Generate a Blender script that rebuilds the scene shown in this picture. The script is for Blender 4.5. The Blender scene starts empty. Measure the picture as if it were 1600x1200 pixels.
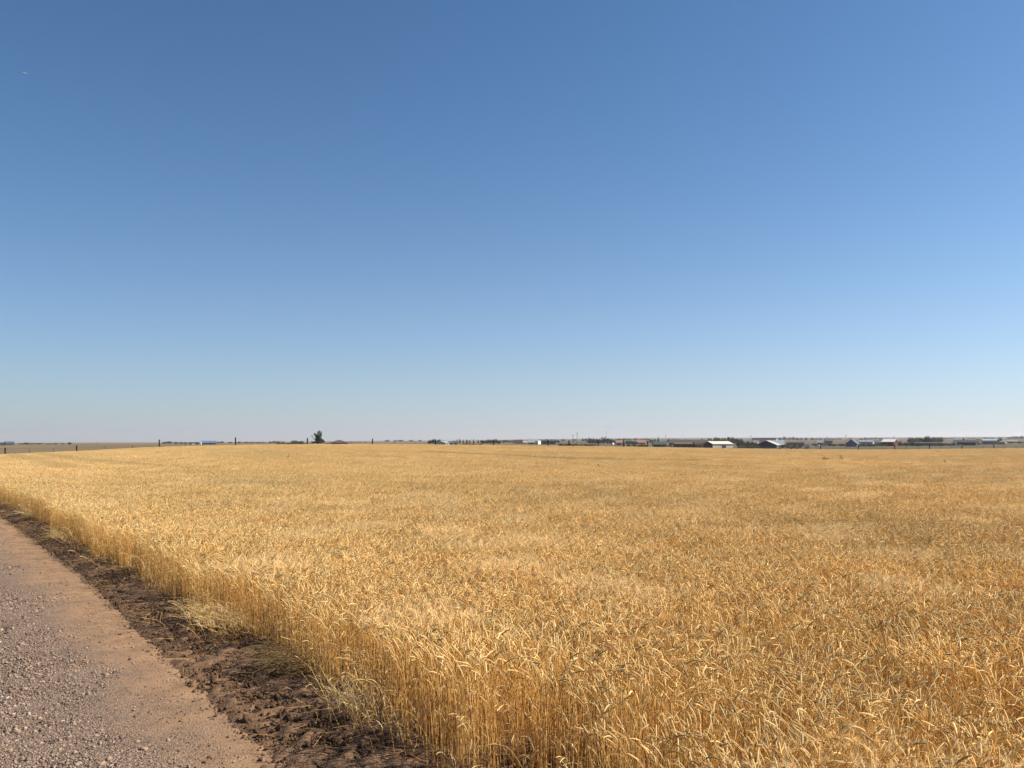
import bpy, math, random
import numpy as np
from mathutils import noise as mnoise, Vector
rng = np.random.default_rng(7); random.seed(7)
SC = bpy.context.scene; COL = SC.collection
F, YH, H, CX = 1333.0, 691.5, 2.2, 800.0         # focal length in photo pixels, horizon row, eye height
SUN_AZ, SUN_EL = 89.0, 42.0
WHEAT = 0.70

# ------------------------------------------------------------------ helpers
def tag(o, label=None, cat=None, group=None, kind=None):
    if label: o['label'] = label
    if cat: o['category'] = cat
    if group: o['group'] = group
    if kind: o['kind'] = kind
    return o
def link(o, parent=None):
    COL.objects.link(o)
    if parent is not None: o.parent = parent
    return o
def empty(name, loc, rz=0.0):
    o = bpy.data.objects.new(name, None); o.location = loc; o.rotation_euler = (0, 0, rz)
    o.empty_display_size = 0.3
    return link(o)
def mesh_obj(name, V, Fc, mat, parent=None, loc=None, smooth=False, col=None):
    me = bpy.data.meshes.new(name)
    me.from_pydata([tuple(v) for v in V], [], [tuple(f) for f in Fc]); me.update()
    if smooth: me.polygons.foreach_set('use_smooth', [True]*len(me.polygons))
    if mat: me.materials.append(mat)
    if col is not None:
        a = me.attributes.new('Col', 'FLOAT_COLOR', 'POINT'); a.data.foreach_set('color', np.asarray(col, 'f').ravel())
    o = bpy.data.objects.new(name, me)
    if loc is not None: o.location = loc
    return link(o, parent)
def grid_obj(name, P, mat, kind='structure', smooth=True):
    n, m = P.shape[:2]; i = np.arange(n*m).reshape(n, m)
    q = np.stack([i[:-1, :-1], i[1:, :-1], i[1:, 1:], i[:-1, 1:]], -1).reshape(-1, 4)
    me = bpy.data.meshes.new(name)
    me.vertices.add(n*m); me.vertices.foreach_set('co', P.reshape(-1).astype('f'))
    me.loops.add(q.size); me.loops.foreach_set('vertex_index', q.ravel().astype('i'))
    me.polygons.add(len(q)); me.polygons.foreach_set('loop_start', (np.arange(len(q))*4).astype('i'))
    me.update(calc_edges=True); me.validate()
    if smooth: me.polygons.foreach_set('use_smooth', [True]*len(me.polygons))
    me.materials.append(mat)
    o = bpy.data.objects.new(name, me); o['kind'] = kind
    return link(o)
class MB:
    def __init__(s): s.V = []; s.F = []
    def add(s, V, Fc):
        b = len(s.V); s.V += [tuple(v) for v in V]; s.F += [tuple(b+i for i in f) for f in Fc]; return s
    def box(s, x0, x1, y0, y1, z0, z1):
        V = [(x, y, z) for z in (z0, z1) for y in (y0, y1) for x in (x0, x1)]
        return s.add(V, [(0, 2, 3, 1), (4, 5, 7, 6), (0, 1, 5, 4), (2, 6, 7, 3), (0, 4, 6, 2), (1, 3, 7, 5)])
    def prism(s, prof, y0, y1):                     # profile in x,z pulled along y
        n = len(prof)
        V = [(x, y0, z) for x, z in prof] + [(x, y1, z) for x, z in prof]
        return s.add(V, [tuple(range(n))[::-1] if False else tuple(range(n)), tuple(range(2*n-1, n-1, -1))] +
                     [((i+1) % n, i, n+i, n+(i+1) % n) for i in range(n)])
    def prismx(s, prof, x0, x1):                    # profile in y,z pulled along x
        n = len(prof)
        V = [(x0, y, z) for y, z in prof] + [(x1, y, z) for y, z in prof]
        return s.add(V, [tuple(range(n-1, -1, -1)), tuple(range(n, 2*n))] +
                     [(i, (i+1) % n, n+(i+1) % n, n+i) for i in range(n)])
    def tube(s, pts, rads, k=6):
        pts = [Vector(p) for p in pts]; b = len(s.V)
        for i, p in enumerate(pts):
            t = (pts[min(i+1, len(pts)-1)] - pts[max(i-1, 0)]).normalized()
            u = t.cross(Vector((0, 0, 1)) if abs(t.z) < .9 else Vector((1, 0, 0))).normalized(); w = t.cross(u)
            for j in range(k):
                a = 2*math.pi*j/k
                s.V.append(tuple(p + (u*math.cos(a) + w*math.sin(a))*rads[i]))
        for i in range(len(pts)-1):
            for j in range(k):
                s.F.append((b+i*k+j, b+i*k+(j+1) % k, b+(i+1)*k+(j+1) % k, b+(i+1)*k+j))
        s.F.append(tuple(b+j for j in range(k))[::-1]); e = b+(len(pts)-1)*k
        s.F.append(tuple(e+j for j in range(k)))
        return s
    def build(s, name, mat, parent=None, smooth=False):
        return mesh_obj(name, s.V, s.F, mat, parent, smooth=smooth)

# ------------------------------------------------------------------ materials
def nodes(name):
    m = bpy.data.materials.new(name); m.use_nodes = True
    nt = m.node_tree; return m, nt, nt.nodes['Principled BSDF'], nt.nodes, nt.links
def mat(name, c, rough=.7, var=.15, scale=1.5, spec=.3, metal=0.0):
    m, nt, b, N, L = nodes(name)
    tc = N.new('ShaderNodeTexCoord'); no = N.new('ShaderNodeTexNoise'); no.inputs['Scale'].default_value = scale; no.inputs['Detail'].default_value = 6
    mx = N.new('ShaderNodeMix'); mx.data_type = 'RGBA'
    mx.inputs[6].default_value = (*[x*(1-var) for x in c], 1); mx.inputs[7].default_value = (*[min(1, x*(1+var)) for x in c], 1)
    L.new(tc.outputs['Object'], no.inputs['Vector']); L.new(no.outputs[0], mx.inputs[0]); L.new(mx.outputs[2], b.inputs['Base Color'])
    b.inputs['Roughness'].default_value = rough; b.inputs['Specular IOR Level'].default_value = spec; b.inputs['Metallic'].default_value = metal
    return m
def ramp(N, stops):
    r = N.new('ShaderNodeValToRGB'); e = r.color_ramp.elements
    while len(e) < len(stops): e.new(.5)
    for el, (p, c) in zip(e, stops): el.position = p; el.color = (*c, 1)
    return r
def straw_mat():
    m, nt, b, N, L = nodes('ripe_straw')
    at = N.new('ShaderNodeAttribute'); at.attribute_name = 'Col'
    ti = N.new('ShaderNodeAttribute'); ti.attribute_name = 'tint'; ti.attribute_type = 'INSTANCER'
    hs = N.new('ShaderNodeHueSaturation')
    mr = N.new('ShaderNodeMapRange'); mr.inputs[1].default_value = -2; mr.inputs[3].default_value = .68; mr.inputs[4].default_value = 1.18
    L.new(ti.outputs['Fac'], mr.inputs[0]); L.new(mr.outputs[0], hs.inputs['Value'])
    L.new(at.outputs['Color'], hs.inputs['Color']); L.new(hs.outputs[0], b.inputs['Base Color'])
    b.inputs['Roughness'].default_value = .58; b.inputs['Specular IOR Level'].default_value = .3
    tr = N.new('ShaderNodeBsdfTranslucent'); L.new(hs.outputs[0], tr.inputs['Color'])
    mx = N.new('ShaderNodeMixShader'); mx.inputs[0].default_value = .38
    out = N['Material Output']; L.new(b.outputs[0], mx.inputs[1]); L.new(tr.outputs[0], mx.inputs[2]); L.new(mx.outputs[0], out.inputs['Surface'])
    return m
def leaf_mat(name, c0, c1):
    m, nt, b, N, L = nodes(name)
    ge = N.new('ShaderNodeNewGeometry'); r = ramp(N, [(0, c0), (1, c1)])
    L.new(ge.outputs['Random Per Island'], r.inputs[0]); L.new(r.outputs[0], b.inputs['Base Color'])
    b.inputs['Roughness'].default_value = .6; b.inputs['Specular IOR Level'].default_value = .25
    tr = N.new('ShaderNodeBsdfTranslucent'); L.new(r.outputs[0], tr.inputs['Color'])
    mx = N.new('ShaderNodeMixShader'); mx.inputs[0].default_value = .25
    out = N['Material Output']; L.new(b.outputs[0], mx.inputs[1]); L.new(tr.outputs[0], mx.inputs[2]); L.new(mx.outputs[0], out.inputs['Surface'])
    return m
STRAW = straw_mat()

# ------------------------------------------------------------------ layout of the place
def ground_pt(px, py):                               # a point of the flat near ground
    Y = H*F/(py-YH); return np.array([(px-CX)/F*Y, Y])
Pa, Pb = ground_pt(602, 1102), ground_pt(33, 793)
P0 = Pa; DIR = (Pb-Pa)/np.linalg.norm(Pb-Pa); NRM = np.array([-DIR[1], DIR[0]])   # crop edge: along it, and out towards the road
if NRM[0] > 0: NRM = -NRM
def edge_off(X, Y): return (X-P0[0])*NRM[0] + (Y-P0[1])*NRM[1]
def edge_s(X, Y): return (X-P0[0])*DIR[0] + (Y-P0[1])*DIR[1]
FX0, FDX, FY0, FDY = -76.17, 11.9956, 150.0, 5.4257   # fence line
def fence_depth(u): 
    t = (u*FY0-FX0)/(FDX-u*FDY); return FY0+FDY*t
tabx = np.arange(-400, 2000, 10.0)
def table(pts, k=9):
    v = np.interp(tabx, [p[0] for p in pts], [p[1] for p in pts])
    ker = np.hanning(k+2)[1:-1]; ker /= ker.sum()
    return np.convolve(np.pad(v, k//2, mode='edge'), ker, 'valid')
T_CREST = table([(-300, 717), (0, 710), (120, 705.2), (249, 698.6), (368, 695.6), (480, 694.3), (582, 694.3), (771, 695.8), (934, 697.6), (1084, 699.8), (1219, 702), (1341, 702.6), (1452, 702), (1600, 700.2), (1900, 699)])
T_BASE = table([(-300, 696.5), (0, 696), (300, 695.3), (500, 694.6), (700, 695.4), (900, 697), (1000, 698), (1100, 699.2), (1200, 699.4), (1300, 698.2), (1400, 697.2), (1600, 695.4), (1900, 695)])
T_HOR = table([(-300, 691.6), (0, 691.5), (300, 690.9), (500, 689.6), (700, 688), (850, 686.2), (1000, 684.6), (1200, 683.6), (1400, 683), (1600, 681.6), (1900, 681)])
def terrain(X, Y):
    X = np.asarray(X, float); Y = np.asarray(Y, float)
    r = np.hypot(X, Y); th = np.arctan2(X, Y); lim = math.radians(38)
    tc = np.clip(th, -lim, lim); back = np.clip((np.abs(th)-math.pi/2)/(math.pi/2), 0, 1)
    px = CX+F*np.tan(tc); px = px*(1-back)+CX*back
    dd = np.maximum(r*np.cos(tc), .01)
    cr = np.interp(px, tabx, T_CREST); ba = np.interp(px, tabx, T_BASE); ho = np.interp(px, tabx, T_HOR)
    Dw = fence_depth((px-CX)/F)-2.5
    zf = H-(cr-YH)*Dw/F-WHEAT
    t = np.clip((dd-25)/(Dw-25), 0, 1); t = t*t*(3-2*t); z_in = t*zf
    yg = YH+(H-zf)*F/Dw
    ld = np.log(dd)
    l0, l1, l2, l3 = np.log(Dw), math.log(600), math.log(2200), math.log(7000)
    ym = ba+(ho-ba)*.62
    y = np.where(ld < l1, yg+(ba-yg)*np.clip((ld-l0)/(l1-l0), 0, 1),
        np.where(ld < l2, ba+(ym-ba)*(ld-l1)/(l2-l1), ym+(ho-ym)*np.clip((ld-l2)/(l3-l2), 0, 1)))
    z_out = H-(y-YH)*dd/F
    return np.where(dd < Dw, z_in, z_out)
def at(px, d):
    X = (px-CX)/F*d; return X, d, float(terrain(X, d))
def z_of(py, d): return H-(py-YH)*d/F
def bank_h(off):
    return np.interp(off, [-1.6, -1.1, -.35, .15, .6, 1.08, 1.35], [-.02, .02, .05, .065, .055, .020, -.03])

# ------------------------------------------------------------------ ground
def ground_mat():
    m, nt, b, N, L = nodes('dry_pasture')
    tc = N.new('ShaderNodeTexCoord')
    mp = N.new('ShaderNodeMapping'); mp.inputs['Scale'].default_value = (.004, .012, .004); mp.inputs['Rotation'].default_value = (0, 0, .42)
    n1 = N.new('ShaderNodeTexNoise'); n1.inputs['Scale'].default_value = 1.3; n1.inputs['Detail'].default_value = 5
    n2 = N.new('ShaderNodeTexNoise'); n2.inputs['Scale'].default_value = .35; n2.inputs['Detail'].default_value = 8
    L.new(tc.outputs['Object'], mp.inputs[0]); L.new(mp.outputs[0], n1.inputs['Vector']); L.new(tc.outputs['Object'], n2.inputs['Vector'])
    r1 = ramp(N, [(.30, (.10, .084, .044)), (.43, (.18, .125, .068)), (.52, (.23, .155, .085)), (.60, (.13, .108, .058)), (.72, (.30, .20, .105))])
    L.new(n1.outputs[0], r1.inputs[0])
    r2 = ramp(N, [(.3, (.62, .62, .6)), (.7, (1.0, 1.0, 1.0))]); L.new(n2.outputs[0], r2.inputs[0])
    mx = N.new('ShaderNodeMix'); mx.data_type = 'RGBA'; mx.blend_type = 'MULTIPLY'; mx.inputs[0].default_value = 1
    L.new(r1.outputs[0], mx.inputs[6]); L.new(r2.outputs[0], mx.inputs[7]); sx = N.new('ShaderNodeSeparateXYZ'); L.new(tc.outputs['Object'], sx.inputs[0])      # the fields to the east are browner and darker
    wb = N.new('ShaderNodeMath'); wb.operation = 'MULTIPLY_ADD'; wb.inputs[1].default_value = 260; L.new(n1.outputs[0], wb.inputs[0]); L.new(sx.outputs[0], wb.inputs[2])
    me_ = N.new('ShaderNodeMapRange'); me_.inputs[1].default_value = 120; me_.inputs[2].default_value = 260; L.new(wb.outputs[0], me_.inputs[0])
    mf = N.new('ShaderNodeMix'); mf.data_type = 'RGBA'; mf.blend_type = 'MULTIPLY'; mf.inputs[7].default_value = (.58, .64, .64, 1); L.new(me_.outputs[0], mf.inputs[0]); L.new(mx.outputs[2], mf.inputs[6])
    L.new(mf.outputs[2], b.inputs['Base Color'])
    b.inputs['Roughness'].default_value = .95; b.inputs['Specular IOR Level'].default_value = .1
    return m
th = np.radians(np.concatenate([np.linspace(-180, -46, 60), np.linspace(-45, 45, 520), np.linspace(46, 180, 60)]))
rr = np.concatenate([[0.01], np.geomspace(1.5, 7000, 260)])
TH, RR = np.meshgrid(th, rr, indexing='ij'); GX, GY = RR*np.sin(TH), RR*np.cos(TH)
ground = grid_obj('ground', np.stack([GX, GY, terrain(GX, GY)], -1), ground_mat())

# ------------------------------------------------------------------ soil bank and gravel road
def soil_mat():
    m, nt, b, N, L = nodes('tilled_soil')
    tc = N.new('ShaderNodeTexCoord')
    n1 = N.new('ShaderNodeTexNoise'); n1.inputs['Scale'].default_value = 9; n1.inputs['Detail'].default_value = 9; n1.inputs['Roughness'].default_value = .7
    n2 = N.new('ShaderNodeTexNoise'); n2.inputs['Scale'].default_value = 70; n2.inputs['Detail'].default_value = 4
    L.new(tc.outputs['Object'], n1.inputs['Vector']); L.new(tc.outputs['Object'], n2.inputs['Vector'])
    r = ramp(N, [(.3, (.09, .051, .030)), (.5, (.155, .090, .052)), (.72, (.26, .155, .088))]); L.new(n1.outputs[0], r.inputs[0])
    L.new(r.outputs[0], b.inputs['Base Color']); b.inputs['Roughness'].default_value = .95; b.inputs['Specular IOR Level'].default_value = .1
    bp = N.new('ShaderNodeBump'); bp.inputs['Strength'].default_value = .8; bp.inputs['Distance'].default_value = .015
    L.new(n2.outputs[0], bp.inputs['Height']); L.new(bp.outputs[0], b.inputs['Normal'])
    return m
def road_mat():                                      # local x = metres out from the crop edge
    m, nt, b, N, L = nodes('gravel_and_sand')
    tc = N.new('ShaderNodeTexCoord'); sx = N.new('ShaderNodeSeparateXYZ'); L.new(tc.outputs['Object'], sx.inputs[0])
    nw = N.new('ShaderNodeTexNoise'); nw.inputs['Scale'].default_value = 1.1; nw.inputs['Detail'].default_value = 6; L.new(tc.outputs['Object'], nw.inputs['Vector'])
    ad = N.new('ShaderNodeMath'); ad.operation = 'MULTIPLY_ADD'; ad.inputs[1].default_value = 1.1; L.new(nw.outputs[0], ad.inputs[0]); L.new(sx.outputs[0], ad.inputs[2])
    mr = N.new('ShaderNodeMapRange'); mr.inputs[1].default_value = 1.7; mr.inputs[2].default_value = 2.7; mr.interpolation_type = 'SMOOTHSTEP'; L.new(ad.outputs[0], mr.inputs[0])
    ns = N.new('ShaderNodeTexNoise'); ns.inputs['Scale'].default_value = 3; ns.inputs['Detail'].default_value = 10; ns.inputs['Roughness'].default_value = .75; L.new(tc.outputs['Object'], ns.inputs['Vector'])
    rs = ramp(N, [(.28, (.15, .088, .048)), (.5, (.265, .158, .087)), (.72, (.37, .23, .132))]); L.new(ns.outputs[0], rs.inputs[0])
    vo = N.new('ShaderNodeTexVoronoi'); vo.inputs['Scale'].default_value = 95; L.new(tc.outputs['Object'], vo.inputs['Vector'])
    sc = N.new('ShaderNodeSeparateColor'); L.new(vo.outputs['Color'], sc.inputs[0])
    rg = ramp(N, [(.0, (.055, .038, .028)), (.25, (.12, .082, .058)), (.5, (.195, .132, .092)), (.75, (.26, .176, .12)), (1, (.35, .25, .18))]); L.new(sc.outputs[0], rg.inputs[0])
    mx = N.new('ShaderNodeMix'); mx.data_type = 'RGBA'; vs = N.new('ShaderNodeTexVoronoi'); vs.inputs['Scale'].default_value = 210; L.new(tc.outputs['Object'], vs.inputs['Vector'])
    ss_ = N.new('ShaderNodeSeparateColor'); L.new(vs.outputs['Color'], ss_.inputs[0]); rk = ramp(N, [(0, (.45, .42, .40)), (.22, (.9, .88, .86)), (.7, (1, 1, 1)), (1, (1.0, 1.0, 1.0))]); L.new(ss_.outputs[0], rk.inputs[0])
    ml = N.new('ShaderNodeMix'); ml.data_type = 'RGBA'; ml.blend_type = 'MULTIPLY'; ml.inputs[0].default_value = 1; L.new(rs.outputs[0], ml.inputs[6]); L.new(rk.outputs[0], ml.inputs[7])
    L.new(mr.outputs[0], mx.inputs[0]); L.new(ml.outputs[2], mx.inputs[6]); L.new(rg.outputs[0], mx.inputs[7]); L.new(mx.outputs[2], b.inputs['Base Color'])
    b.inputs['Roughness'].default_value = .9; b.inputs['Specular IOR Level'].default_value = .2
    hm = N.new('ShaderNodeMath'); hm.operation = 'MULTIPLY'; L.new(vo.outputs['Distance'], hm.inputs[0]); L.new(mr.outputs[0], hm.inputs[1])
    n3 = N.new('ShaderNodeTexNoise'); n3.inputs['Scale'].default_value = 60; n3.inputs['Detail'].default_value = 5; L.new(tc.outputs['Object'], n3.inputs['Vector'])
    h2 = N.new('ShaderNodeMath'); h2.operation = 'MULTIPLY_ADD'; h2.inputs[1].default_value = -1.6; L.new(hm.outputs[0], h2.inputs[0]); L.new(n3.outputs[0], h2.inputs[2])
    bp = N.new('ShaderNodeBump'); bp.inputs['Strength'].default_value = .75; bp.inputs['Distance'].default_value = .012
    L.new(h2.outputs[0], bp.inputs['Height']); L.new(bp.outputs[0], b.inputs['Normal'])
    return m
def strip(name, offs, ss, hfun, material):
    S, O = np.meshgrid(ss, offs, indexing='ij')
    X = P0[0]+DIR[0]*S+NRM[0]*O; Y = P0[1]+DIR[1]*S+NRM[1]*O
    Z = terrain(X, Y)+hfun(O, S)
    o = grid_obj(name, np.stack([O, -S, Z], -1), material)          # local frame: x out from the crop, -y along it
    o.matrix_world = M_EDGE
    return o
from mathutils import Matrix
M_EDGE = Matrix(((NRM[0], -DIR[0], 0, P0[0]), (NRM[1], -DIR[1], 0, P0[1]), (0, 0, 1, 0), (0, 0, 0, 1)))
def fract(O, S, sc, octv=5, seed=0.0, sx=1.0):
    out = np.empty(O.size)
    for i, (a, b_) in enumerate(zip(O.ravel(), S.ravel())):
        out[i] = mnoise.fractal(Vector((a*sc*sx, b_*sc, seed)), 1.0, 2.0, octv)
    return out.reshape(O.shape)
def bank_w(S): return np.interp(S, [0, 2, 9], [1.02, .95, .72])
def bank_z(O, S):
    n = fract(O, S, 1.1, 3, 3.0)*.03 + fract(O, S, 7.0, 5, 8.0)*.045
    rid = (.5-np.abs(fract(O, S, 3.4, 3, 21.0, .6)))*.035
    mask = np.interp(np.where(O > 0, O/bank_w(S), O), [-1.6, -.8, .9, 1.3], [.3, 1.1, .9, .25])
    return bank_h(np.where(O > 0, O/bank_w(S), O))*np.where(O > .1, 1.25, 1.0)+(n+rid)*mask
ss_near = np.concatenate([np.linspace(-14, -4, 60), np.arange(-3.95, 30, .035), np.geomspace(30.2, 190, 200)])
bank = strip('soil_bank', np.linspace(-1.6, 1.3, 84), ss_near, bank_z, soil_mat())
def road_z(O, S): return .006+.02*np.interp(O, [.6, 1.05, 1.4, 2, 4, 6.5], [-.6, -.1, .35, 1, 2.2, 1])+fract(O, S, 2.2, 4, 5.0)*.008
road = strip('gravel_road', np.linspace(.45, 7.2, 64), np.concatenate([np.linspace(-25, -6, 40), np.arange(-5.9, 30, .09), np.geomspace(30.2, 190, 120)]), road_z, road_mat())

# ------------------------------------------------------------------ scatter: ONE object whose own mesh holds the variants and the points
def scatter(name, variants, pts, rot, scl, idx, material, tint=None, smooth=False):
    nv = len(variants); Vs, Fs, Cs, var = [], [], [], []; base = 0
    for k, (V, Q, C) in enumerate(variants):
        Vs.append(V); Cs.append(C); var.append(np.full(len(V), k+1, 'i'))
        Fs += [tuple(np.asarray(q)+base) for q in Q] if isinstance(Q, list) else []
        if not isinstance(Q, list): Fs.append(Q+base)
        base += len(V)
    V = np.concatenate(Vs+[pts]); C = np.concatenate(Cs+[np.ones((len(pts), 4))]); var = np.concatenate(var+[np.zeros(len(pts), 'i')])
    if not isinstance(Fs[0], tuple):
        Q = np.concatenate(Fs); lt = np.where(Q[:, 3] < 0, 3, 4) if Q.shape[1] == 4 else np.full(len(Q), 3)
        flat = Q[Q >= 0] if Q.shape[1] == 4 else Q.ravel()
    else:
        lt = np.array([len(f) for f in Fs]); flat = np.concatenate([np.array(f) for f in Fs])
    me = bpy.data.meshes.new(name)
    me.vertices.add(len(V)); me.vertices.foreach_set('co', V.astype('f').ravel())
    me.loops.add(len(flat)); me.loops.foreach_set('vertex_index', flat.astype('i'))
    me.polygons.add(len(lt)); me.polygons.foreach_set('loop_start', np.concatenate([[0], np.cumsum(lt)[:-1]]).astype('i'))
    me.update(calc_edges=True)
    if smooth: me.polygons.foreach_set('use_smooth', [True]*len(me.polygons))
    def attr(nm, ty, data, full):
        a = me.attributes.new(nm, ty, 'POINT')
        a.data.foreach_set({'INT': 'value', 'FLOAT': 'value', 'FLOAT_VECTOR': 'vector', 'FLOAT_COLOR': 'color'}[ty], np.ascontiguousarray(full).ravel())
    n0 = len(V)-len(pts)
    pad = lambda d, w: np.concatenate([np.zeros((n0, w)) if w > 1 else np.zeros(n0), d])
    attr('var', 'INT', None, var.astype('i')); attr('Col', 'FLOAT_COLOR', None, C.astype('f'))
    attr('idx', 'INT', None, pad(idx, 1).astype('i')); attr('rot', 'FLOAT_VECTOR', None, pad(rot, 3).astype('f')); attr('scl', 'FLOAT_VECTOR', None, pad(scl, 3).astype('f'))
    attr('tint', 'FLOAT', None, pad(tint if tint is not None else np.zeros(len(pts)), 1).astype('f'))
    me.materials.append(material)
    o = bpy.data.objects.new(name, me); o['kind'] = 'stuff'; link(o)
    ng = bpy.data.node_groups.new(name, 'GeometryNodeTree'); N, L = ng.nodes, ng.links
    ng.interface.new_socket('Geometry', in_out='INPUT', socket_type='NodeSocketGeometry'); ng.interface.new_socket('Geometry', in_out='OUTPUT', socket_type='NodeSocketGeometry')
    gi, go = N.new('NodeGroupInput'), N.new('NodeGroupOutput')
    def named(nm, ty):
        a = N.new('GeometryNodeInputNamedAttribute'); a.data_type = ty; a.inputs[0].default_value = nm
        return [s for s in a.outputs if s.enabled and s.name == 'Attribute'][0]
    vv = named('var', 'INT')
    def part(k):
        c = N.new('FunctionNodeCompare'); c.data_type = 'INT'; c.operation = 'EQUAL'
        ins = [s for s in c.inputs if s.enabled]; L.new(vv, ins[0]); ins[1].default_value = k
        s = N.new('GeometryNodeSeparateGeometry'); s.domain = 'POINT'; L.new(gi.outputs[0], s.inputs[0]); L.new(c.outputs[0], s.inputs[1])
        return s.outputs[0]
    g2i = N.new('GeometryNodeGeometryToInstance')
    for k in reversed(range(nv)): L.new(part(k+1), g2i.inputs[0])   # the socket lists its links last first
    iop = N.new('GeometryNodeInstanceOnPoints'); L.new(part(0), iop.inputs['Points']); L.new(g2i.outputs[0], iop.inputs['Instance'])
    iop.inputs['Pick Instance'].default_value = True
    L.new(named('idx', 'INT'), iop.inputs['Instance Index'])
    e2r = N.new('FunctionNodeEulerToRotation'); L.new(named('rot', 'FLOAT_VECTOR'), e2r.inputs[0]); L.new(e2r.outputs[0], iop.inputs['Rotation'])
    L.new(named('scl', 'FLOAT_VECTOR'), iop.inputs['Scale']); L.new(iop.outputs[0], go.inputs[0])
    md = o.modifiers.new('scatter', 'NODES'); md.node_group = ng
    return o

# ------------------------------------------------------------------ wheat stalks
def stalks(n, base, height, phi, a0, an, af, lean, awns=9, leaves=1.3, dark=1.0, head=True, rg=rng, hsz=None):
    """n stalks as tubes; returns verts, quads (tris padded with -1), colours"""
    NS, NN, NH = 4, 4, 11
    segl = np.concatenate([np.repeat((height/NS)[:, None], NS, 1), np.full((n, NN), .032), np.full((n, NH), .0078)*rg.uniform(.85, 1.2, (n, 1))], 1)
    if not head: segl[:, NS+NN:] *= .3
    t_s = np.linspace(0, 1, NS)[None]*lean[:, None]+a0[:, None]
    t_n = t_s[:, -1:]+(an[:, None]-t_s[:, -1:])*np.linspace(.15, 1, NN)[None]
    t_h = an[:, None]+(af-an)[:, None]*np.linspace(.1, 1, NH)[None]
    al = np.concatenate([t_s, t_n, t_h], 1)
    ph = phi[:, None]+np.concatenate([rg.normal(0, .25, (n, NS)), np.zeros((n, NN+NH))], 1)
    d = np.stack([np.sin(al)*np.cos(ph), np.sin(al)*np.sin(ph), np.cos(al)], -1)
    P = np.concatenate([np.zeros((n, 1, 3)), np.cumsum(d*segl[..., None], 1)], 1)
    P[..., :2] += base[:, None, :]
    R = P.shape[1]
    T = np.concatenate([d, d[:, -1:]], 1)
    s_ = np.stack([-np.sin(phi), np.cos(phi), np.zeros(n)], -1)[:, None, :]
    u = np.cross(T, np.broadcast_to(s_, T.shape)); u /= np.linalg.norm(u, axis=-1, keepdims=True)+1e-9
    rad = np.concatenate([np.linspace(.0019, .0015, NS+1), np.full(NN-1, .0012), [.0012]])
    hp = np.array([.0026, .0046, .0037, .0052, .0040, .0052, .0040, .0048, .0036, .0040, .0014]) if head else np.full(NH, .0008)
    rad = np.concatenate([rad, hp]); ang = np.arange(4)*math.pi/2
    hw = np.concatenate([np.ones(NS+NN+1), np.full(NH, .72 if head else 1)])
    ring = (np.cos(ang)[None, None, :, None]*u[:, :, None, :]*hw[None, :, None, None] + np.sin(ang)[None, None, :, None]*np.broadcast_to(s_, T.shape)[:, :, None, :])*(rad[None, :]*np.concatenate([np.ones((n, NS+NN+1)), np.repeat((np.ones(n) if hsz is None else hsz)[:, None], NH, 1)], 1))[:, :, None, None]
    V = (P[:, :, None, :]+ring).reshape(-1, 3)
    i = (np.arange(n)*R*4)[:, None, None]+(np.arange(R-1)*4)[None, :, None]+np.arange(4)[None, None, :]
    j = (np.arange(n)*R*4)[:, None, None]+(np.arange(R-1)*4)[None, :, None]+((np.arange(4)+1) % 4)[None, None, :]
    Q = np.stack([i, j, j+4, i+4], -1).reshape(-1, 4)
    # colours
    bri = rg.uniform(.8, 1.15, n)*dark; hue = rg.normal(0, .05, n)
    cs = np.array([.83, .545, .18]); cn = np.array([.88, .63, .25]); chd = np.array([.86, .63, .28])
    C = np.empty((n, R, 4, 4)); C[..., 3] = 1
    C[:, :NS+1, :, :3] = cs; C[:, NS+1:NS+NN+1, :, :3] = cn; C[:, NS+NN+1:, :, :3] = chd
    C[..., :3] *= bri[:, None, None, None]; C[..., 2] *= (1-np.clip(hue, -.08, .2)*2)[:, None, None]; C[..., 1] *= (1-hue*.6)[:, None, None]
    Vs, Qs, Cs = [V], [Q], [C.reshape(-1, 4)]; nb = len(V)
    # awns
    if awns and head:
        rsel = rg.integers(NS+NN+2, R, (n, awns)); o = P[np.arange(n)[:, None], rsel]; dr = T[np.arange(n)[:, None], rsel]
        dev = rg.normal(0, .28, (n, awns, 3)); v = dr+dev; v /= np.linalg.norm(v, axis=-1, keepdims=True)
        L_ = rg.uniform(.035, .07, (n, awns, 1)); w = np.cross(v, rg.normal(0, 1, (n, awns, 3))); w /= np.linalg.norm(w, axis=-1, keepdims=True)+1e-9
        A = np.stack([o-w*.0008, o+w*.0008, o+v*L_], 2).reshape(-1, 3)
        k = nb+np.arange(n*awns)*3
        Vs.append(A); Qs.append(np.stack([k, k+1, k+2, np.full(len(k), -1)], -1))
        ca = np.ones((n*awns*3, 4)); ca[:, :3] = np.array([.92, .70, .36])*np.repeat(bri, awns*3)[:, None]; Cs.append(ca); nb += len(A)
    # dry leaves
    m = int(n*leaves)
    if m:
        w_ = rg.integers(0, n, m); f = rg.uniform(.25, 1.0, m); ii = np.minimum((f*NS).astype(int), NS-1); fr = f*NS-ii
        o = P[w_, ii]*(1-fr)[:, None]+P[w_, ii+1]*fr[:, None]
        lp = rg.uniform(0, 2*math.pi, m); L_ = rg.uniform(.07, .19, m); wd = rg.uniform(.0012, .0028, m); K = 6
        aa = np.linspace(0, 1, K)[None]*rg.uniform(.8, 2.9, m)[:, None]+rg.uniform(.05, .5, m)[:, None]
        dl = np.stack([np.sin(aa)*np.cos(lp)[:, None], np.sin(aa)*np.sin(lp)[:, None], np.cos(aa)], -1)*(L_/K)[:, None, None]
        PL = o[:, None, :]+np.concatenate([np.zeros((m, 1, 3)), np.cumsum(dl, 1)], 1)
        tw = lp[:, None]+math.pi/2+np.linspace(0, 1, K+1)[None]*rg.uniform(-1.5, 1.5, m)[:, None]
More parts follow.
